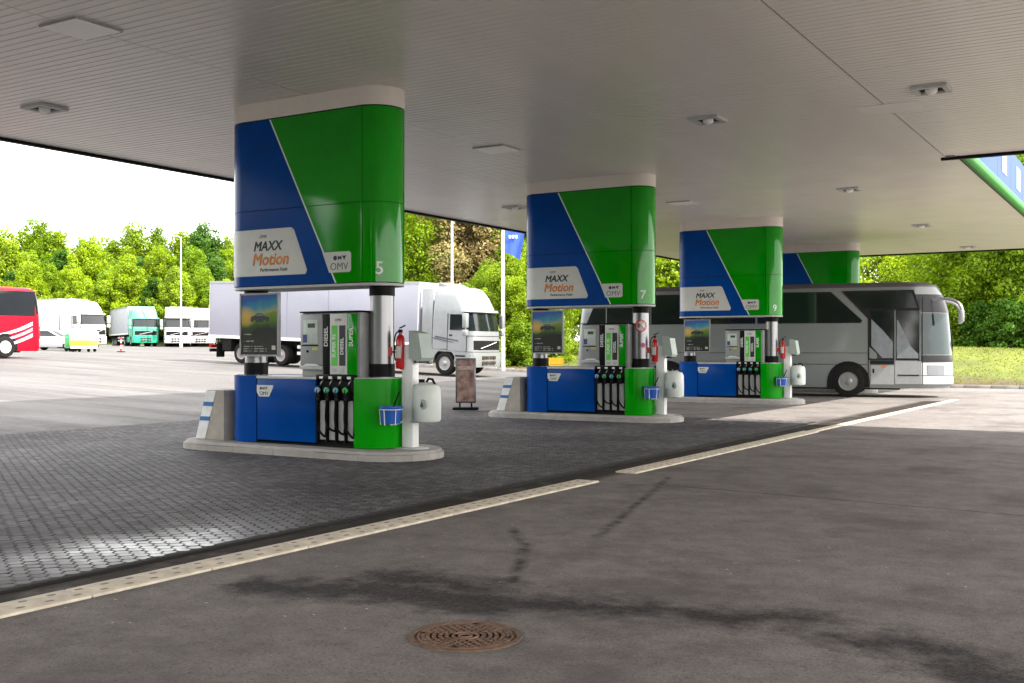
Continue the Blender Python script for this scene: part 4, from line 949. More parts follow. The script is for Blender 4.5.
# coaches
M_BUSS = mat('coach_silver', (.175, .19, .185), .30, metal=.1, var=.06, scale=1.5, coat=.35, dirt=.2, dcol=(.12, .13, .125), dscale=1.5)
M_BUSW = mat('coach_front', (.33, .34, .345), .3, metal=.1, var=.05, coat=.4)
M_BUSD = mat('coach_dark', (.014, .013, .016), .3, spec=.3)
M_BUSR = mat('coach_red', (.50, .004, .016), .35, var=.08, spec=.25, dirt=.1, dcol=(.3, .02, .02))
def make_coach(loc, rz, label, paint, LN=12.4, HT=3.70, front=True, stripes=None, rear_axles=1):
    r = empty('coach', loc, rz, label, 'bus')
    f0 = 0.0; b0 = -LN
    lv = [dict(z=.30, xf=f0-.10, xb=b0+.08, hw=1.23, rf=.85, rb=.22, bow=.32), dict(z=.42, xf=f0, xb=b0, hw=1.265, rf=.90, rb=.25, bow=.36), dict(z=1.25, xf=f0, xb=b0, hw=1.275, rf=.92, rb=.25, bow=.38),
          dict(z=2.0, xf=f0-.05, xb=b0+.03, hw=1.275, rf=.92, rb=.25, bow=.40), dict(z=2.75, xf=f0-.12, xb=b0+.10, hw=1.265, rf=.92, rb=.28, bow=.40), dict(z=3.2, xf=f0-.24, xb=b0+.18, hw=1.25, rf=.88, rb=.3, bow=.36),
          dict(z=HT-.10, xf=f0-.46, xb=b0+.28, hw=1.20, rf=.55, rb=.3, bow=.24), dict(z=HT, xf=f0-.85, xb=b0+.45, hw=1.02, rf=.45, rb=.3, bow=.2)]
    lofted(lv).obj('body', paint, r, ang=40)
    if front:
        rv = []
        for zz in (HT-.16, HT-.10, HT):
            L = lev_at(lv, zz); rv.append(dict(L, z=zz+.004, hw=L['hw']+.006, xf=L['xf']+.006, xb=L['xb']-.006))
        lofted(rv).obj('roof_skin', mat('coach_roof', (.06, .055, .06), .4), r, ang=40)
    if front:
        nose = patch(lv, .43, 1.12, 8, 22, .012).obj('front_apron', M_BUSW, r)
        patch(lv, .44, .66, 8, 22, .035, .02).obj('front_bumper', M_BUSW, r)
        for i0, i1 in ((9, 11), (19, 21)): patch(lv, .74, 1.04, i0, i1, .022, .008).obj('headlight', M_LAMP, r)
        patch(lv, .70, .72, 8, 22, .0135, .01).obj('apron_seam', M_BUSD, r)
        patch(lv, 1.14, 1.36, 8, 22, .010).obj('dark_waistband', M_BUSD, r)
        patch(lv, 1.38, 2.70, 8, 22, .010).obj('windscreen', mat('windscreen_glass', (.012, .026, .028), .04, spec=.5), r)
        patch(lv, 2.72, 3.30, 8, 22, .010).obj('destination_panel', M_BUSD, r)
        G().tube([(-.02, -.25, 1.45), (-.0, -.3, 1.7), (-.05, -.1, 2.2)], .015, 6).obj('wiper', M_BLACK, r)
        for sgn in (-1, 1):
            m_ = G().tube(bez((-.75, .85*sgn, 3.10), (-.15, 1.05*sgn, 3.22), (.20, 1.25*sgn, 3.15), (.26, 1.30*sgn, 2.75), 12), [.045]*9+[.05, .055, .055, .05], 8).obj('mirror_arm', M_BUSW, r)
            G().cbox(.19, .32, *sorted((1.20*sgn, 1.38*sgn)), 2.40, 2.78, .03).obj('mirror_head', M_BUSW, m_)
    zb, zt_ = (2.40, 3.42) if front else (2.06, 3.22)
    for sgn in (-1, 1):
        y = 1.279*sgn
        def sp(nm, pts, m, th=.012, par=None, o=0): return spoly(nm, pts, y-.006*sgn+o*sgn, th, m, par or r)
        if front:
            xs = [-4.35, -6.1, -7.9, -9.7, -11.3]
            sp('side_window', [(-2.76, zb), (-2.72, zb+.08), (-3.70, zt_), (-6.05, zt_), (-6.05, zb)], M_GLASS)
            for a_, b_ in zip(xs[1:], xs[2:]): sp('side_window', [(a_-.03, zb), (a_-.03, zt_), (b_+.02, zt_), (b_+.02, zb)], M_GLASS)
            sp('side_window', [(-11.33, zb), (-11.33, zt_), (-11.6, zt_), (-12.0, zb+.1), (-12.0, zb)], M_GLASS)
            # driver compartment: upper glazing, door, lower panes
            sp('cab_surround', [(-3.36, 3.44), (-1.16, 3.44), (-.93, 2.6), (-.93, 1.20), (-2.52, 1.20), (-2.52, 2.50)], M_BUSD, .008)
            sp('upper_pane', [(-3.22, 3.40), (-1.80, 3.40), (-1.80, 2.86), (-2.72, 2.86)], M_GLASS, .004, None, .009)
            sp('upper_pane', [(-1.74, 3.40), (-1.24, 3.40), (-1.04, 2.86), (-1.74, 2.86)], M_GLASS, .004, None, .009)
            dr = sp('front_door', [(-1.72, .44), (-.935, .44), (-.935, 1.17), (-1.72, 1.17)], M_BUSW)
            for q_ in ((-1.74, -1.70), (-.99, -.95)): box_obj('door_frame', q_+tuple(sorted((y+.004*sgn, y+.016*sgn)))+(1.19, 2.80), M_BUSS, dr)
            sp('door_glass', [(-1.68, 1.24), (-1.0, 1.24), (-1.0, 2.78), (-1.68, 2.78)], M_GLASS, .004, dr, .009)
            sp('door_reflection', [(-1.66, 1.26), (-1.02, 1.26), (-1.02, 1.40), (-1.24, 1.62), (-1.42, 2.0), (-1.63, 2.48), (-1.66, 2.48)], mat('pane_reflect', (.20, .22, .235), .25), .003, dr, .0135)  # pale grey shape painted on the door glass as a reflection
            box_obj('door_edge', (-.915, -.89)+tuple(sorted((y, y+.012*sgn)))+(.42, 3.2), M_BUSD, dr)
            box_obj('kick_slot', (-1.64, -1.0)+tuple(sorted((y+.008*sgn, y+.012*sgn)))+(.70, .74), M_BUSD, dr)
            p_ = sp('lower_pane', [(-2.46, 1.24), (-1.77, 1.24), (-1.77, 2.80), (-2.46, 2.80)], M_GLASS, .004, None, .009)
            sp('pane_reflection', [(-2.44, 2.52), (-2.44, 1.66), (-2.10, 1.27), (-1.79, 1.27), (-1.79, 1.78), (-2.06, 2.12)], MATS['pane_reflect'], .003, p_, .0135)  # slanting reflection on the lower pane, made as a pale grey piece
            sp('quarter_panel', [(-2.50, 1.26), (-2.50, 1.62), (-2.38, 1.52), (-2.28, 1.40), (-2.26, 1.28), (-2.30, 1.24)], M_BUSS, .004, p_, .017)
            sp('pane_sill', [(-2.48, 1.06), (-1.75, 1.06), (-1.75, 1.19), (-2.48, 1.19)], M_BUSD, .009)
            sp('locker_door', [(-2.46, .42), (-1.75, .42), (-1.75, 1.03), (-2.46, 1.03)], M_BUSW)
            box_obj('locker_handle', (-2.40, -2.35)+tuple(sorted((y+.006*sgn, y+.02*sgn)))+(.78, .92), M_DARK, r)
            box_obj('side_marker', (-2.12, -2.0)+tuple(sorted((y+.006*sgn, y+.02*sgn)))+(.96, 1.01), M_AMBER, r)
            box_obj('panel_edge', (-2.545, -2.52)+tuple(sorted((y-.004*sgn, y+.005*sgn)))+(.42, 2.6), M_BUSD, r)
        else:
            xs = [-.9, -2.8, -4.7, -6.6, -8.5, -10.4, b0+.35]
            for a_, b_ in zip(xs, xs[1:]): sp('side_window', [(a_-.02, zb-.05), (a_-.02, zt_), (b_+.02, zt_), (b_+.02, zb-.05)], M_GLASS)
        # waist seams and locker doors
        for zz in (1.42, 1.05): box_obj('body_seam', (b0+.4, -2.56)+tuple(sorted((y-.004*sgn, y+.003*sgn)))+(zz, zz+.015), M_BUSD, r)
        for xx in (-5.4, -6.9): box_obj('locker_seam', (xx, xx+.015)+tuple(sorted((y-.004*sgn, y+.003*sgn)))+(.45, 1.42), M_BUSD, r)
        for wx in ([-3.15, b0+3.3]+([b0+1.95] if rear_axles == 2 else [])):
            pts = [(wx+.66*math.cos(a), .30+.0+.66*math.sin(a)+.2) for a in np.linspace(0, math.pi, 15)]+[(wx-.66, .31), (wx+.66, .31)]
            sp('wheel_arch', pts, M_CHASS, .010); wheel(r, wx, 1.165*sgn, .51, .30, sgn, M_RIM if front else mat('rim_white', (.42, .42, .42), .4))
        if stripes:
            for k, (sh, m_) in enumerate(stripes):
                up = [(b0+3.6-t*3.1, 1.02+sh+.72*t**2.2) for t in np.linspace(0, 1, 8)]; dn = [(q[0], q[1]-(.05+.13*(i/7))) for i, q in enumerate(up)]
                sp('swoosh', up+dn[::-1], m_, .008+.002*k, None, .002*k)
    if not front:
        patch(lv, 2.1, 3.1, -4 if False else 24, 30, .010).obj('rear_window', M_GLASS, r)
        for yy in (-1.0, 1.0): box_obj('tail_light', (b0-.03, b0+.1, yy-.1, yy+.1, .9, 1.5), M_TAIL, r)
    box_obj('underbody', (b0+.9, -1.6, -.9, .9, .24, .298), M_CHASS, r)
    return r
th = 10
wx_, wy_ = -8.93, 35.7        # where the near front wheel stands
u = (math.cos(R(th)), math.sin(R(th))); nv_ = (-u[1], u[0])
make_coach((wx_+u[0]*3.15+nv_[0]*1.165, wy_+u[1]*3.15+nv_[1]*1.165, .012), R(th), 'silver touring coach leaving between third and fourth pump', M_BUSS)
x, y = -47.6, 35.2
make_coach((x-1.17, 20.4, zt(x-1.2, y)+.01), R(-90), 'bright red touring coach with pale swooshes at the left edge', M_BUSR, LN=13.0, HT=3.4, front=False, rear_axles=2,
           stripes=[(.0, mat('swoosh_white', (.62, .55, .55), .4)), (-.28, mat('swoosh_grey', (.32, .20, .24), .4)), (-.56, mat('swoosh_pale', (.5, .38, .40), .4))])

# silver hatchback
def make_car(loc, rz):
    r = empty('hatchback_car', loc, rz, 'small silver hatchback parked beside the red coach', 'car')
    m = mat('car_silver', (.50, .51, .53), .3, metal=.3, coat=.5, var=.05)
    lo = [dict(z=.22, xf=1.95, xb=-1.98, hw=.78, rf=.5, rb=.4, bow=.15), dict(z=.45, xf=2.05, xb=-2.05, hw=.86, rf=.55, rb=.4, bow=.2), dict(z=.72, xf=1.98, xb=-2.05, hw=.87, rf=.6, rb=.4, bow=.2), dict(z=.92, xf=1.30, xb=-2.0, hw=.83, rf=.5, rb=.4, bow=.15)]
    lofted(lo).obj('body', m, r, ang=45)
    hi = [dict(z=.90, xf=1.15, xb=-1.98, hw=.80, rf=.35, rb=.3, bow=.1), dict(z=1.25, xf=.45, xb=-1.80, hw=.70, rf=.35, rb=.3, bow=.1), dict(z=1.46, xf=-.05, xb=-1.55, hw=.60, rf=.3, rb=.3, bow=.08), dict(z=1.50, xf=-.3, xb=-1.4, hw=.5, rf=.25, rb=.25, bow=.05)]
    lofted(hi).obj('cabin', m, r, ang=45)
    patch(hi, .95, 1.40, 9, 21, .006).obj('windscreen', M_GLASS, r); patch(hi, .98, 1.38, 26, 32, .006).obj('rear_window', M_GLASS, r)
    patch(hi, .96, 1.38, 6, 7, .006).obj('side_window', M_GLASS, r); patch(hi, .96, 1.38, 23, 24, .006).obj('side_window', M_GLASS, r)
    for sx in (1.25, -1.3):
        for sgn in (-1, 1): wheel(r, sx, .76*sgn, .31, .2, sgn)
    for yy in (-.62, .62): G().cbox(1.80, 1.99, yy-.16, yy+.16, .60, .74, .03).obj('headlight', M_LAMP, r); G().cbox(-2.06, -1.9, yy-.1, yy+.1, .7, .95, .02).obj('tail_light', M_TAIL, r)
p, a = place(56, 76, -6); make_car(p, a)
# containers beside the car
def container(name, px, d, sx, sy, sz, m, lidm, label, band=None):
    x, y = at(px, d); r = empty(name, (x, y, zt(x, y)+.01), YAW-R(10), label, 'container')
    G().prism([(-sx*.46, .22), (sx*.46, .22), (sx*.5, sz*.82), (-sx*.5, sz*.82)], -sy/2, sy/2, 'y').obj('bin_body', m, r)
    G().prism([(-sx*.52, sz*.83), (sx*.52, sz*.83), (sx*.50, sz*.92), (sx*.25, sz), (-sx*.25, sz), (-sx*.50, sz*.92)], -sy*.52, sy*.52, 'y').obj('lid', lidm, r)
    if band: G().box(-sx*.485, sx*.485, -sy/2-.012, sy/2+.012, sz*.28, sz*.52).obj('band', band, r)
    for ex in (-1, 1):
        for ey in (-1, 1): G().lathe([(.001, -.04), (.1, -.04), (.1, .04), (.001, .04)], (ex*sx*.38, ey*sy*.36, .1), axis='y', n=12).obj('castor', M_RUBBER, r)
        for ey in (-1, 1): G().box(ex*sx*.38-.03, ex*sx*.38+.03, ey*sy*.36-.06, ey*sy*.36+.06, .12, .23).obj('castor_fork', M_CHASS, r)
container('waste_container', 71, 72, .55, .6, 1.15, mat('bin_green', (.05, .28, .09), .5), MATS['bin_green'], 'dark green wheeled bin between the silver car and the white container')
container('waste_container', 84, 71, 1.45, 1.0, 1.45, mat('bin_cream', (.72, .70, .55), .5), M_WHITE, 'white and yellow wheeled container in front of the white truck', mat('bin_yellow', (.80, .52, .04), .5))
# warning post on the lot
x, y = at(121, 72); r = empty('warning_post', (x, y, zt(x, y)+.01), YAW, 'small red and white marker post standing alone on the far lot', 'marker post')
for k in range(5): G().lathe([(.05, .06+.19*k), (.05, .245+.19*k)], n=10).obj('band', M_RED if k % 2 == 0 else M_WHITE, r)
G().lathe([(.28, 0), (.26, .05), (.06, .06)], n=16).obj('foot', M_RUBBER, r)
# yellow grit bin
x, y = at(551, 47); r = empty('grit_bin', (x, y, zt(x, y)+.01), YAW, 'yellow grit bin seen under the poster of the second pump', 'grit bin')
G().prism([(-.42, 0), (.42, 0), (.50, .62), (-.50, .62)], -.35, .35, 'y').obj('bin_body', mat('grit_yellow', (.78, .50, .03), .5), r)
G().prism([(-.35, .63), (.35, .63), (.30, .70), (-.35, .92)], -.53, .53, 'x').obj('lid', MATS['grit_yellow'], r)

# lamp posts and flagpole
def lamp_post(px, d, h, label, arm=True, zoff=0):
    x, y = at(px, d); r = empty('lamp_post', (x, y, zt(x, y)+zoff), YAW, label, 'lamp post')
    G().tube([(0, 0, 0), (0, 0, h)], [.09, .05], 10).obj('pole', M_LGREY, r)
    G().lathe([(.16, 0), (.16, .5), (.11, .55)], n=10).obj('base', M_LGREY, r)
    if arm:
        G().tube([(0, 0, h-.1), (-.3, 0, h+.1), (-1.2, 0, h+.15)], .04, 8).obj('arm', M_LGREY, r)
        G().cbox(-1.9, -1.15, -.14, .14, h+.08, h+.2, .03).obj('lamp_head', M_LGREY, r)
lamp_post(181, 104, 10.6, 'tall thin lamp post in front of the left woods')
lamp_post(452, 60, 12.0, 'pale lamp post rising behind the silver truck cab', zoff=.4)
x, y = at(503, 51.5); fr = empty('flagpole', (x, y, zt(x, y)+.12), YAW, 'white flagpole on the verge right of the silver truck', 'flagpole')
G().tube([(0, 0, 0), (0, 0, 8.2)], [.10, .06], 12).obj('pole', M_WHITE, fr); G().lathe([(.001, 8.3), (.06, 8.26), (.09, 8.2), (.06, 8.14)], n=10).obj('finial', M_WHITE, fr)
fl = empty('flag', (x, y, zt(x, y)+.12), YAW, 'blue flag hanging from the white flagpole', 'flag')
g = G(); nu, nvv = 14, 10; vv = []
for j in range(nvv+1):
    for i in range(nu+1):
        a = i/nu; b = j/nvv; vv.append((.10+a*.95-.25*a*b, .10*math.sin(a*9+b*2)*a, 7.05-1.45*b-.35*a*a))
vv2 = [(p[0], p[1]+.006, p[2]) for p in vv]; n_ = len(vv)
g.add(vv+vv2, [(j*(nu+1)+i, j*(nu+1)+i+1, (j+1)*(nu+1)+i+1, (j+1)*(nu+1)+i) for j in range(nvv) for i in range(nu)]+[(n_+j*(nu+1)+i, n_+(j+1)*(nu+1)+i, n_+(j+1)*(nu+1)+i+1, n_+j*(nu+1)+i+1) for j in range(nvv) for i in range(nu)])
g.obj('cloth', mat('flag_blue', (.03, .08, .45), .7, var=.1), fl, ang=80, fix=False)
for i, w_ in enumerate((.10, .10, .10)): G().cbox(.28+.15*i, .38+.15*i, -.12, -.10, 6.3, 6.45, .005).obj('flag_emblem', M_LINEW, fl)

# ------------------------------------------------------------------ verges, grass, trees
def grass_mat(name, c0, c1, c2):
    m = bpy.data.materials.new(name); n, l, b = nodes_of(m); t = n.new('ShaderNodeNewGeometry')
    a = n.new('ShaderNodeTexNoise'); a.inputs['Scale'].default_value = .35; a.inputs['Detail'].default_value = 8; a.inputs['Roughness'].default_value = .65; l.new(t.outputs['Position'], a.inputs['Vector'])
    r = n.new('ShaderNodeValToRGB'); e = r.color_ramp.elements; e[0].position = .32; e[0].color = c0+(1,); e[1].position = .66; e[1].color = c2+(1,); q = e.new(.5); q.color = c1+(1,)
    sp = n.new('ShaderNodeSeparateXYZ'); l.new(t.outputs['Position'], sp.inputs[0]); mr = n.new('ShaderNodeMapRange'); mr.inputs[1].default_value = 46.5; mr.inputs[2].default_value = 52; mr.inputs[3].default_value = -.27; mr.inputs[4].default_value = .06; l.new(sp.outputs[1], mr.inputs[0])
    ad = n.new('ShaderNodeMath'); ad.operation = 'ADD'; l.new(a.outputs['Fac'], ad.inputs[0]); l.new(mr.outputs[0], ad.inputs[1])      # bare soil where tyres and salt reach the kerb side
    l.new(ad.outputs[0], r.inputs[0]); l.new(r.outputs[0], b.inputs['Base Color']); b.inputs['Roughness'].default_value = .9
    bp = n.new('ShaderNodeBump'); bp.inputs['Strength'].default_value = .8; bp.inputs['Distance'].default_value = .05
    f = n.new('ShaderNodeTexNoise'); f.inputs['Scale'].default_value = 9; f.inputs['Detail'].default_value = 6; l.new(t.outputs['Position'], f.inputs['Vector']); l.new(f.outputs['Fac'], bp.inputs['Height']); l.new(bp.outputs[0], b.inputs['Normal'])
    return m
M_GRASS = grass_mat('verge_grass', (.070, .046, .020), (.075, .092, .007), (.115, .135, .008))
VY = 46.2
def zv(x, y):
    t = max(0, min(1, (y-VY-.3)/13)); return max(zt(x, y), 0)*(1-t*.4)+.14+1.45*(t*t*(3-2*t))+.10*math.sin(x*.35+y*.2)*t
def verge():
    xs = list(np.arange(-44, 40.1, 1.5)); ys = [VY, VY+.25]+list(np.arange(VY+1, VY+60, 1.5)); n = len(xs)
    v = [(x, y, zv(x, y)) for y in ys for x in xs]; f = [(j*n+i, j*n+i+1, (j+1)*n+i+1, (j+1)*n+i) for j in range(len(ys)-1) for i in range(n-1)]
    # skirt at the front
    o = len(v); v += [(x, VY, zt(x, VY)-.05) for x in xs]; f += [(o+i, o+i+1, i+1, i) for i in range(n-1)]
    tag(G().add(v, f).obj('grass_verge', M_GRASS, fix=False, ang=60), kind='structure')
    me = G().cbox(0, .985, -.12, 0, -.1, .13, .015).mesh('kerb_stone', M_KERB)
    k = empty('kerb', (-44, VY, 0)); k['kind'] = 'structure'
    for i in range(72):
        x = -36+i; c = bpy.data.objects.new('kerb_stone', me); link(c); c.parent = k; c.location = (x+44, -.005, zt(x, VY)); c.rotation_euler = (0, 0, random.uniform(-.004, .004))
verge()
# far bank behind the lot
def far_bank():
    pts = []; v = []; pxs = list(range(-420, 430, 25)); ds = [117, 118, 124, 134, 150, 190]; hs = [0, .15, .8, 1.8, 2.5, 3]
    for d, h in zip(ds, hs):
        for p in pxs: x, y = at(p, d); v.append((x, y, zt(x, y)+.02+h))
    n = len(pxs); tag(G().add(v, [(j*n+i, j*n+i+1, (j+1)*n+i+1, (j+1)*n+i) for j in range(5) for i in range(n-1)]).obj('grass_bank', M_GRASS, fix=False, ang=60), kind='structure')
far_bank()
def blades(name, n, region, hmin, hmax, m, zf):
    x = rng.uniform(region[0], region[1], n); y = region[2]+(region[3]-region[2])*rng.random(n)**1.3
    v = np.zeros((n, 3, 3)); a = rng.uniform(0, 6.28, n); wd = .035; h = rng.uniform(hmin, hmax, n); z = np.array([zf(p, q) for p, q in zip(x, y)])
    for k, s in ((0, -1), (1, 1)): v[:, k, 0] = x+s*wd*np.cos(a); v[:, k, 1] = y+s*wd*np.sin(a); v[:, k, 2] = z-.01
    v[:, 2, 0] = x+rng.normal(0, .06, n); v[:, 2, 1] = y+rng.normal(0, .06, n); v[:, 2, 2] = z+h
    g = G(); g.v = [tuple(p) for p in v.reshape(-1, 3)]; g.f = [(3*i, 3*i+1, 3*i+2) for i in range(n)]; g.mi = [0]*n
    o = g.obj(name, m, fix=False); return tag(o, 'short patchy grass growing on the verge below the trees', 'grass', kind='stuff')
def leaf_mat(name, c0, c1, tr=.5):
    m = bpy.data.materials.new(name); n, l, b = nodes_of(m); gm = n.new('ShaderNodeNewGeometry'); oi = n.new('ShaderNodeObjectInfo')
    a = n.new('ShaderNodeTexNoise'); a.inputs['Scale'].default_value = .55; a.inputs['Detail'].default_value = 3; l.new(gm.outputs['Position'], a.inputs['Vector'])
    ad = n.new('ShaderNodeMath'); ad.operation = 'MULTIPLY_ADD'; ad.inputs[1].default_value = .45; l.new(gm.outputs['Random Per Island'], ad.inputs[0]); l.new(a.outputs['Fac'], ad.inputs[2])
    ad2 = n.new('ShaderNodeMath'); ad2.operation = 'MULTIPLY_ADD'; ad2.inputs[1].default_value = .25; l.new(oi.outputs['Random'], ad2.inputs[0]); l.new(ad.outputs[0], ad2.inputs[2])
    r = n.new('ShaderNodeValToRGB'); r.color_ramp.elements[0].position = .45; r.color_ramp.elements[1].position = 1.15; r.color_ramp.elements[1].position = 1.0
    r.color_ramp.elements[0].color = c0+(1,); r.color_ramp.elements[1].color = c1+(1,); l.new(ad2.outputs[0], r.inputs[0])
    l.new(r.outputs[0], b.inputs['Base Color']); b.inputs['Roughness'].default_value = .55; b.inputs['Specular IOR Level'].default_value = .3
    tl = n.new('ShaderNodeBsdfTranslucent'); l.new(r.outputs[0], tl.inputs[0]); ms = n.new('ShaderNodeMixShader'); ms.inputs[0].default_value = tr
    l.new(b.outputs[0], ms.inputs[1]); l.new(tl.outputs[0], ms.inputs[2]); l.new(ms.outputs[0], n['Material Output'].inputs[0]); return m
LEAF = [leaf_mat('leaf_bright', (.09, .155, .004), (.32, .44, .008)), leaf_mat('leaf_mid', (.065, .14, .004), (.24, .36, .008)), leaf_mat('leaf_dark', (.025, .080, .006), (.085, .19, .012)), leaf_mat('leaf_bronze', (.13, .13, .035), (.52, .40, .18))]
blades('grass', 18000, (-32, 6, VY+.6, VY+16), .03, .08, leaf_mat('grass_blade', (.13, .15, .008), (.17, .19, .012), .6), zv)
M_BARK = mat('bark', (.085, .065, .05), .9, var=.4, scale=9, bump=.5, bscale=25)
def leaf_cloud(n, cl, leaf, flat=.25):
    """n leaves shared out over clumps cl = [(x,y,z,r)]"""
    cl = np.array(cl); wgt = cl[:, 3]**2; idx = rng.choice(len(cl), n, p=wgt/wgt.sum())
    dv = rng.normal(size=(n, 3)); dv /= np.linalg.norm(dv, axis=1)[:, None]; rad = cl[idx, 3]*(1-.55*rng.random(n)**2.2)
    c = cl[idx, :3]+dv*rad[:, None]*np.array([1, 1, .8])
    nr = dv+rng.normal(size=(n, 3))*.7+np.array([.35, 0, .5]); nr /= np.linalg.norm(nr, axis=1)[:, None]
    t = np.cross(nr, rng.normal(size=(n, 3))); t /= np.linalg.norm(t, axis=1)[:, None]; b = np.cross(nr, t)
    s = leaf*rng.uniform(.55, 1.25, n)[:, None]
    q = np.stack([c-t*s, c+b*s*.55+nr*s*flat*.3, c+t*s, c-b*s*.55+nr*s*flat*.3], 1)
    return q.reshape(-1, 3)
def quads_obj(name, v, m):
    n = len(v)//4; me = bpy.data.meshes.new(name); me.vertices.add(len(v)); me.vertices.foreach_set('co', v.astype(np.float32).ravel())
    me.loops.add(4*n); me.loops.foreach_set('vertex_index', np.arange(4*n, dtype=np.int32)); me.polygons.add(n); me.polygons.foreach_set('loop_start', np.arange(0, 4*n, 4, dtype=np.int32))
    me.materials.append(m); me.update(); me.validate(); return me
def tree_proto(h, w, n, leaf, crown0=.12, kind='round', seed=0):
    """returns trunk mesh, crown mesh (unit materials filled later)"""
    random.seed(seed); cl = []; g = G()
    top = Vector((random.uniform(-.3, .3), random.uniform(-.3, .3), h*.86))
    tr = [Vector((0, 0, 0)), Vector((random.uniform(-.15, .15), random.uniform(-.15, .15), h*.28)), Vector((random.uniform(-.3, .3), random.uniform(-.3, .3), h*.58)), top]
    g.tube(tr, [h*.021, h*.016, h*.010, h*.003], 8)
    nb = 40 if kind != 'pine' else 40
    for k in range(nb):
        t = crown0+(1-crown0)*(k+.5)/nb; z = h*t*.92; a = k*2.399+random.uniform(-.4, .4)
        if kind == 'round': rr = w*(math.sin(math.pi*min(.97, (t*.86+.13)))**.6)*random.uniform(.62, 1.1)
        elif kind == 'pine': rr = w*(1.02-t)**.55*random.uniform(.6, 1.1)
        else: rr = w*random.uniform(.5, 1.05)*(1.1-t*.55)
        p0 = Vector((0, 0, z*.72)); f = min(.999, z*.72/(h*.86)); 
        for i in range(3):
            lo, hi = (0, .28, .58)[i]/.86, (.28, .58, .86)[i]/.86
            if lo <= f <= hi: p0 = tr[i].lerp(tr[i+1], (f-lo)/(hi-lo))
        e = Vector((rr*math.cos(a), rr*math.sin(a), z+random.uniform(-.2, .3))); mid = p0.lerp(e, .55)+Vector((0, 0, -.06*h*random.random()))
        g.tube([p0, mid, e*1.0], [h*.006, h*.004, h*.0015], 5)
        for fr, sc in ((.99, .19), (.80, .25), (.58, .28), (.35, .24)):
            q = p0.lerp(e, fr); cl.append((q.x+random.uniform(-.3, .3), q.y+random.uniform(-.3, .3), q.z+random.uniform(-.2, .4), w*sc*random.uniform(.5, 1.25)))
    cl.append((top.x, top.y, h*.93, w*.28))
    return g.mesh('trunk', M_BARK), leaf_cloud(n, cl, leaf)
PROTO = {}
for key, a in {'a': (13, 4.0, 24000, .19, .10, 'round', 1), 'b': (15, 4.6, 26000, .20, .14, 'round', 2), 'c': (12, 3.4, 22000, .18, .05, 'round', 3), 'd': (16, 3.6, 22000, .18, .18, 'pine', 4),
               'n': (11, 4.4, 50000, .115, .05, 'round', 5), 'm': (12, 4.8, 52000, .12, .10, 'round', 6), 's': (3.6, 2.0, 12000, .11, .02, 'bush', 8), 'l': (12, 4.8, 19000, .125, .12, 'round', 11), 't': (14, 4.4, 34000, .11, .20, 'pine', 9)}.items(): PROTO[key] = tree_proto(*a)
CROWN = {}
def tree(key, lm, x, y, z, sc, rz, label, group, name='tree', cat='tree'):
    tm, cv = PROTO[key]
    if (key, lm) not in CROWN: CROWN[(key, lm)] = quads_obj('crown', cv, LEAF[lm])
    r = empty(name, (x, y, z-.05), rz, label, cat, group); r.scale = (sc*random.uniform(.92, 1.08), sc*random.uniform(.92, 1.08), sc)
    for nm, me in (('trunk', tm), ('crown', CROWN[(key, lm)])): o = bpy.data.objects.new(nm, me); link(o); o.parent = r
    return r
random.seed(21)
SH = ['bright yellow-green', 'mid green', 'dark green', 'bronze tinted']
# far woods behind the lorry park, three ranks
def spot(px):
    for lim, t in ((-20, 'beyond the left edge of the picture'), (8, 'at the left edge, above the red coach'), (38, 'above the tail of the red coach'), (62, 'above the silver car'), (90, 'above the yellow container'), (112, 'above the white truck cab'), (140, 'above the green truck'), (166, 'just left of the lamp post'), (192, 'just right of the lamp post'), (216, 'above the last white truck'), (245, 'above the lilac trailer end')):
        if px < lim: return t
    return 'hidden behind the nearest pump'
def far_row(d, pxs, keys, lms, sc, zadd, lab):
    for i, px in enumerate(pxs):
        q = px+random.uniform(-5, 5); x, y = at(q, d+random.uniform(-2.5, 2.5)); lm = lms[i % len(lms)]
        tree(keys[i % len(keys)], lm, x, y, zt(x, y)+zadd, sc*random.uniform(.88, 1.12), random.uniform(0, 6.28), SH[lm]+' '+lab+' '+spot(q), 'trees of the far woods')
far_row(121, range(-70, 300, 25), 'cab', [0, 1, 0, 2, 0, 1], .62, .4, 'front rank tree')
far_row(128, range(-78, 310, 27), 'bac', [0, 1, 2], .80, 1.2, 'middle rank tree')
far_row(138, range(-60, 320, 24), 'bdab', [0, 2, 1, 0, 1], .93, 1.8, 'tall back rank tree')
# trees along the verge behind the pumps, from the lamp post to the coach
def near(px, d, key, lm, sc, label, group='trees on the verge', zo=0, **k):
    x, y = at(px, d); return tree(key, lm, x, y, zv(x, y)+zo, sc, random.uniform(0, 6.28), label, group, **k)
near(392, 66, 'm', 1, .86, 'green leafy tree between the nearest pump and the lamp post')
near(446, 71, 't', 3, 1.05, 'tall bronze pine behind the silver truck cab')
near(468, 67, 't', 3, 1.0, 'second bronze pine, right of the lamp post')
near(492, 73, 't', 3, 1.0, 'third bronze pine, left of the flagpole'); near(424, 74, 't', 3, 1.05, 'leftmost bronze pine just right of the nearest pump')
near(524, 68, 'm', 1, .9, 'green leafy tree behind the blue flag')
near(512, 59, 'n', 0, .55, 'low bright leafy tree right of the silver truck front')
near(488, 62, 'n', 1, .5, 'low leafy tree behind the silver truck windscreen')
near(540, 60, 'n', 0, .6, 'low bright tree hidden partly behind the second pump')
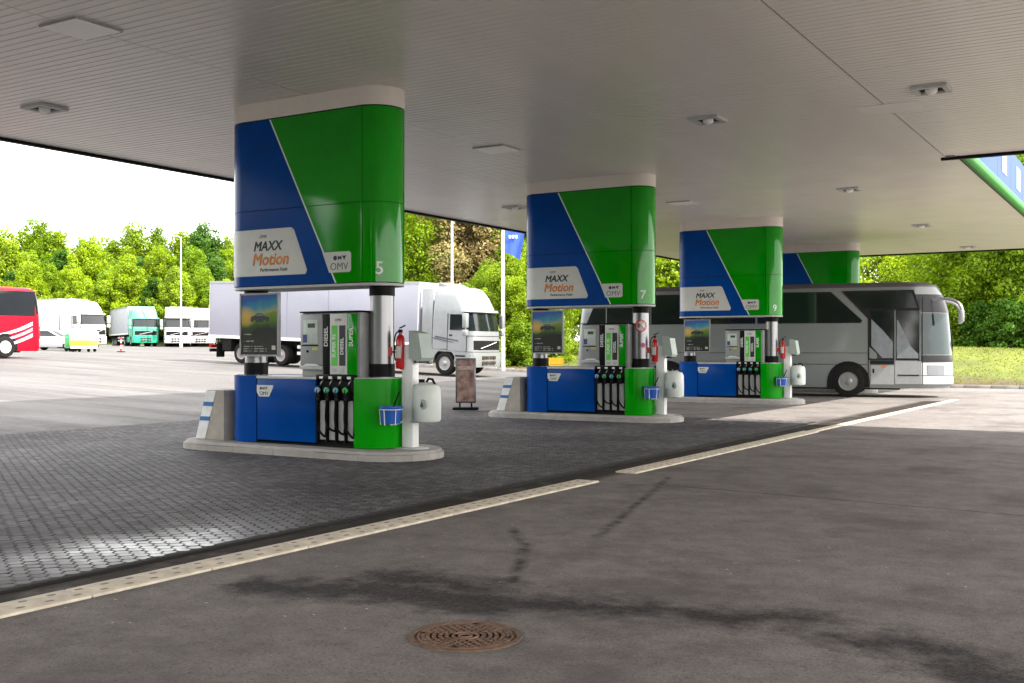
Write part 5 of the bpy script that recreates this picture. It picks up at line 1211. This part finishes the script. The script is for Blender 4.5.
near(585, 66, 'm', 1, .9, 'leafy tree behind the second pump, left part'); near(640, 64, 'n', 0, .9, 'leafy tree behind the second pump, right part'); near(690, 62, 'm', 0, .85, 'leafy tree showing between second and third pump')
near(740, 64, 'n', 1, .9, 'leafy tree behind the third pump')
near(800, 66, 'm', 0, .95, 'leafy tree behind the coach roof, left end'); near(868, 72, 'l', 0, .80, 'bright loose tree above the coach driver window'); near(905, 76, 'l', 0, .90, 'bright tree with sky gaps above the coach windscreen'); near(938, 72, 'l', 0, .84, 'bright tree above the coach mirrors')
near(985, 60, 'n', 1, .92, 'green leafy tree on the bank right of the coach'); near(1030, 58, 'm', 1, .95, 'green leafy tree at the right edge of the picture'); near(1085, 60, 'n', 1, 1.0, 'leafy tree beyond the right edge')
near(1010, 70, 'm', 2, 1.1, 'tall dark tree standing behind the bank trees')
for i, (px, d, sc, lm) in enumerate(((955, 60, .62, 2), (982, 57.5, .7, 2), (1012, 56, .75, 2), (1036, 57, .8, 1), (940, 60, .7, 1), (912, 62, .7, 0), (500, 57, .6, 0), (525, 57, .65, 1), (470, 60, .7, 1), (420, 63, .8, 1), (550, 58, .7, 0))):
    near(px, d, 's', lm, sc, ['low green bush at the foot of the bank trees beside the coach front', 'dark low bush on top of the grass bank', 'wide dark bush on the bank near the right edge', 'bush on the bank at the right edge', 'low bush behind the coach mirrors', 'low bright bush behind the coach front', 'bright low bush left of the flagpole', 'green low bush right of the flagpole', 'low bush behind the silver truck bumper', 'low bush behind the nearest fire extinguisher', 'bright low bush behind the second guard block'][i], 'bushes on the verge', name='bush', cat='bush')

# unseen woods added behind the camera for glossy panels and coach glass to reflect
for i in range(34):
    a = i/33; x = -150+175*a+random.uniform(-2, 2); y = -52+6*math.sin(a*7)+random.uniform(-3, 3); lm = (1, 2, 0, 2)[i % 4]
    tree('abcb'[i % 4], lm, x, y, zt(x, y), random.uniform(.95, 1.2), random.uniform(0, 6.28), SH[lm]+' tree added unseen behind the photographer for reflections', 'unseen trees added for reflections')
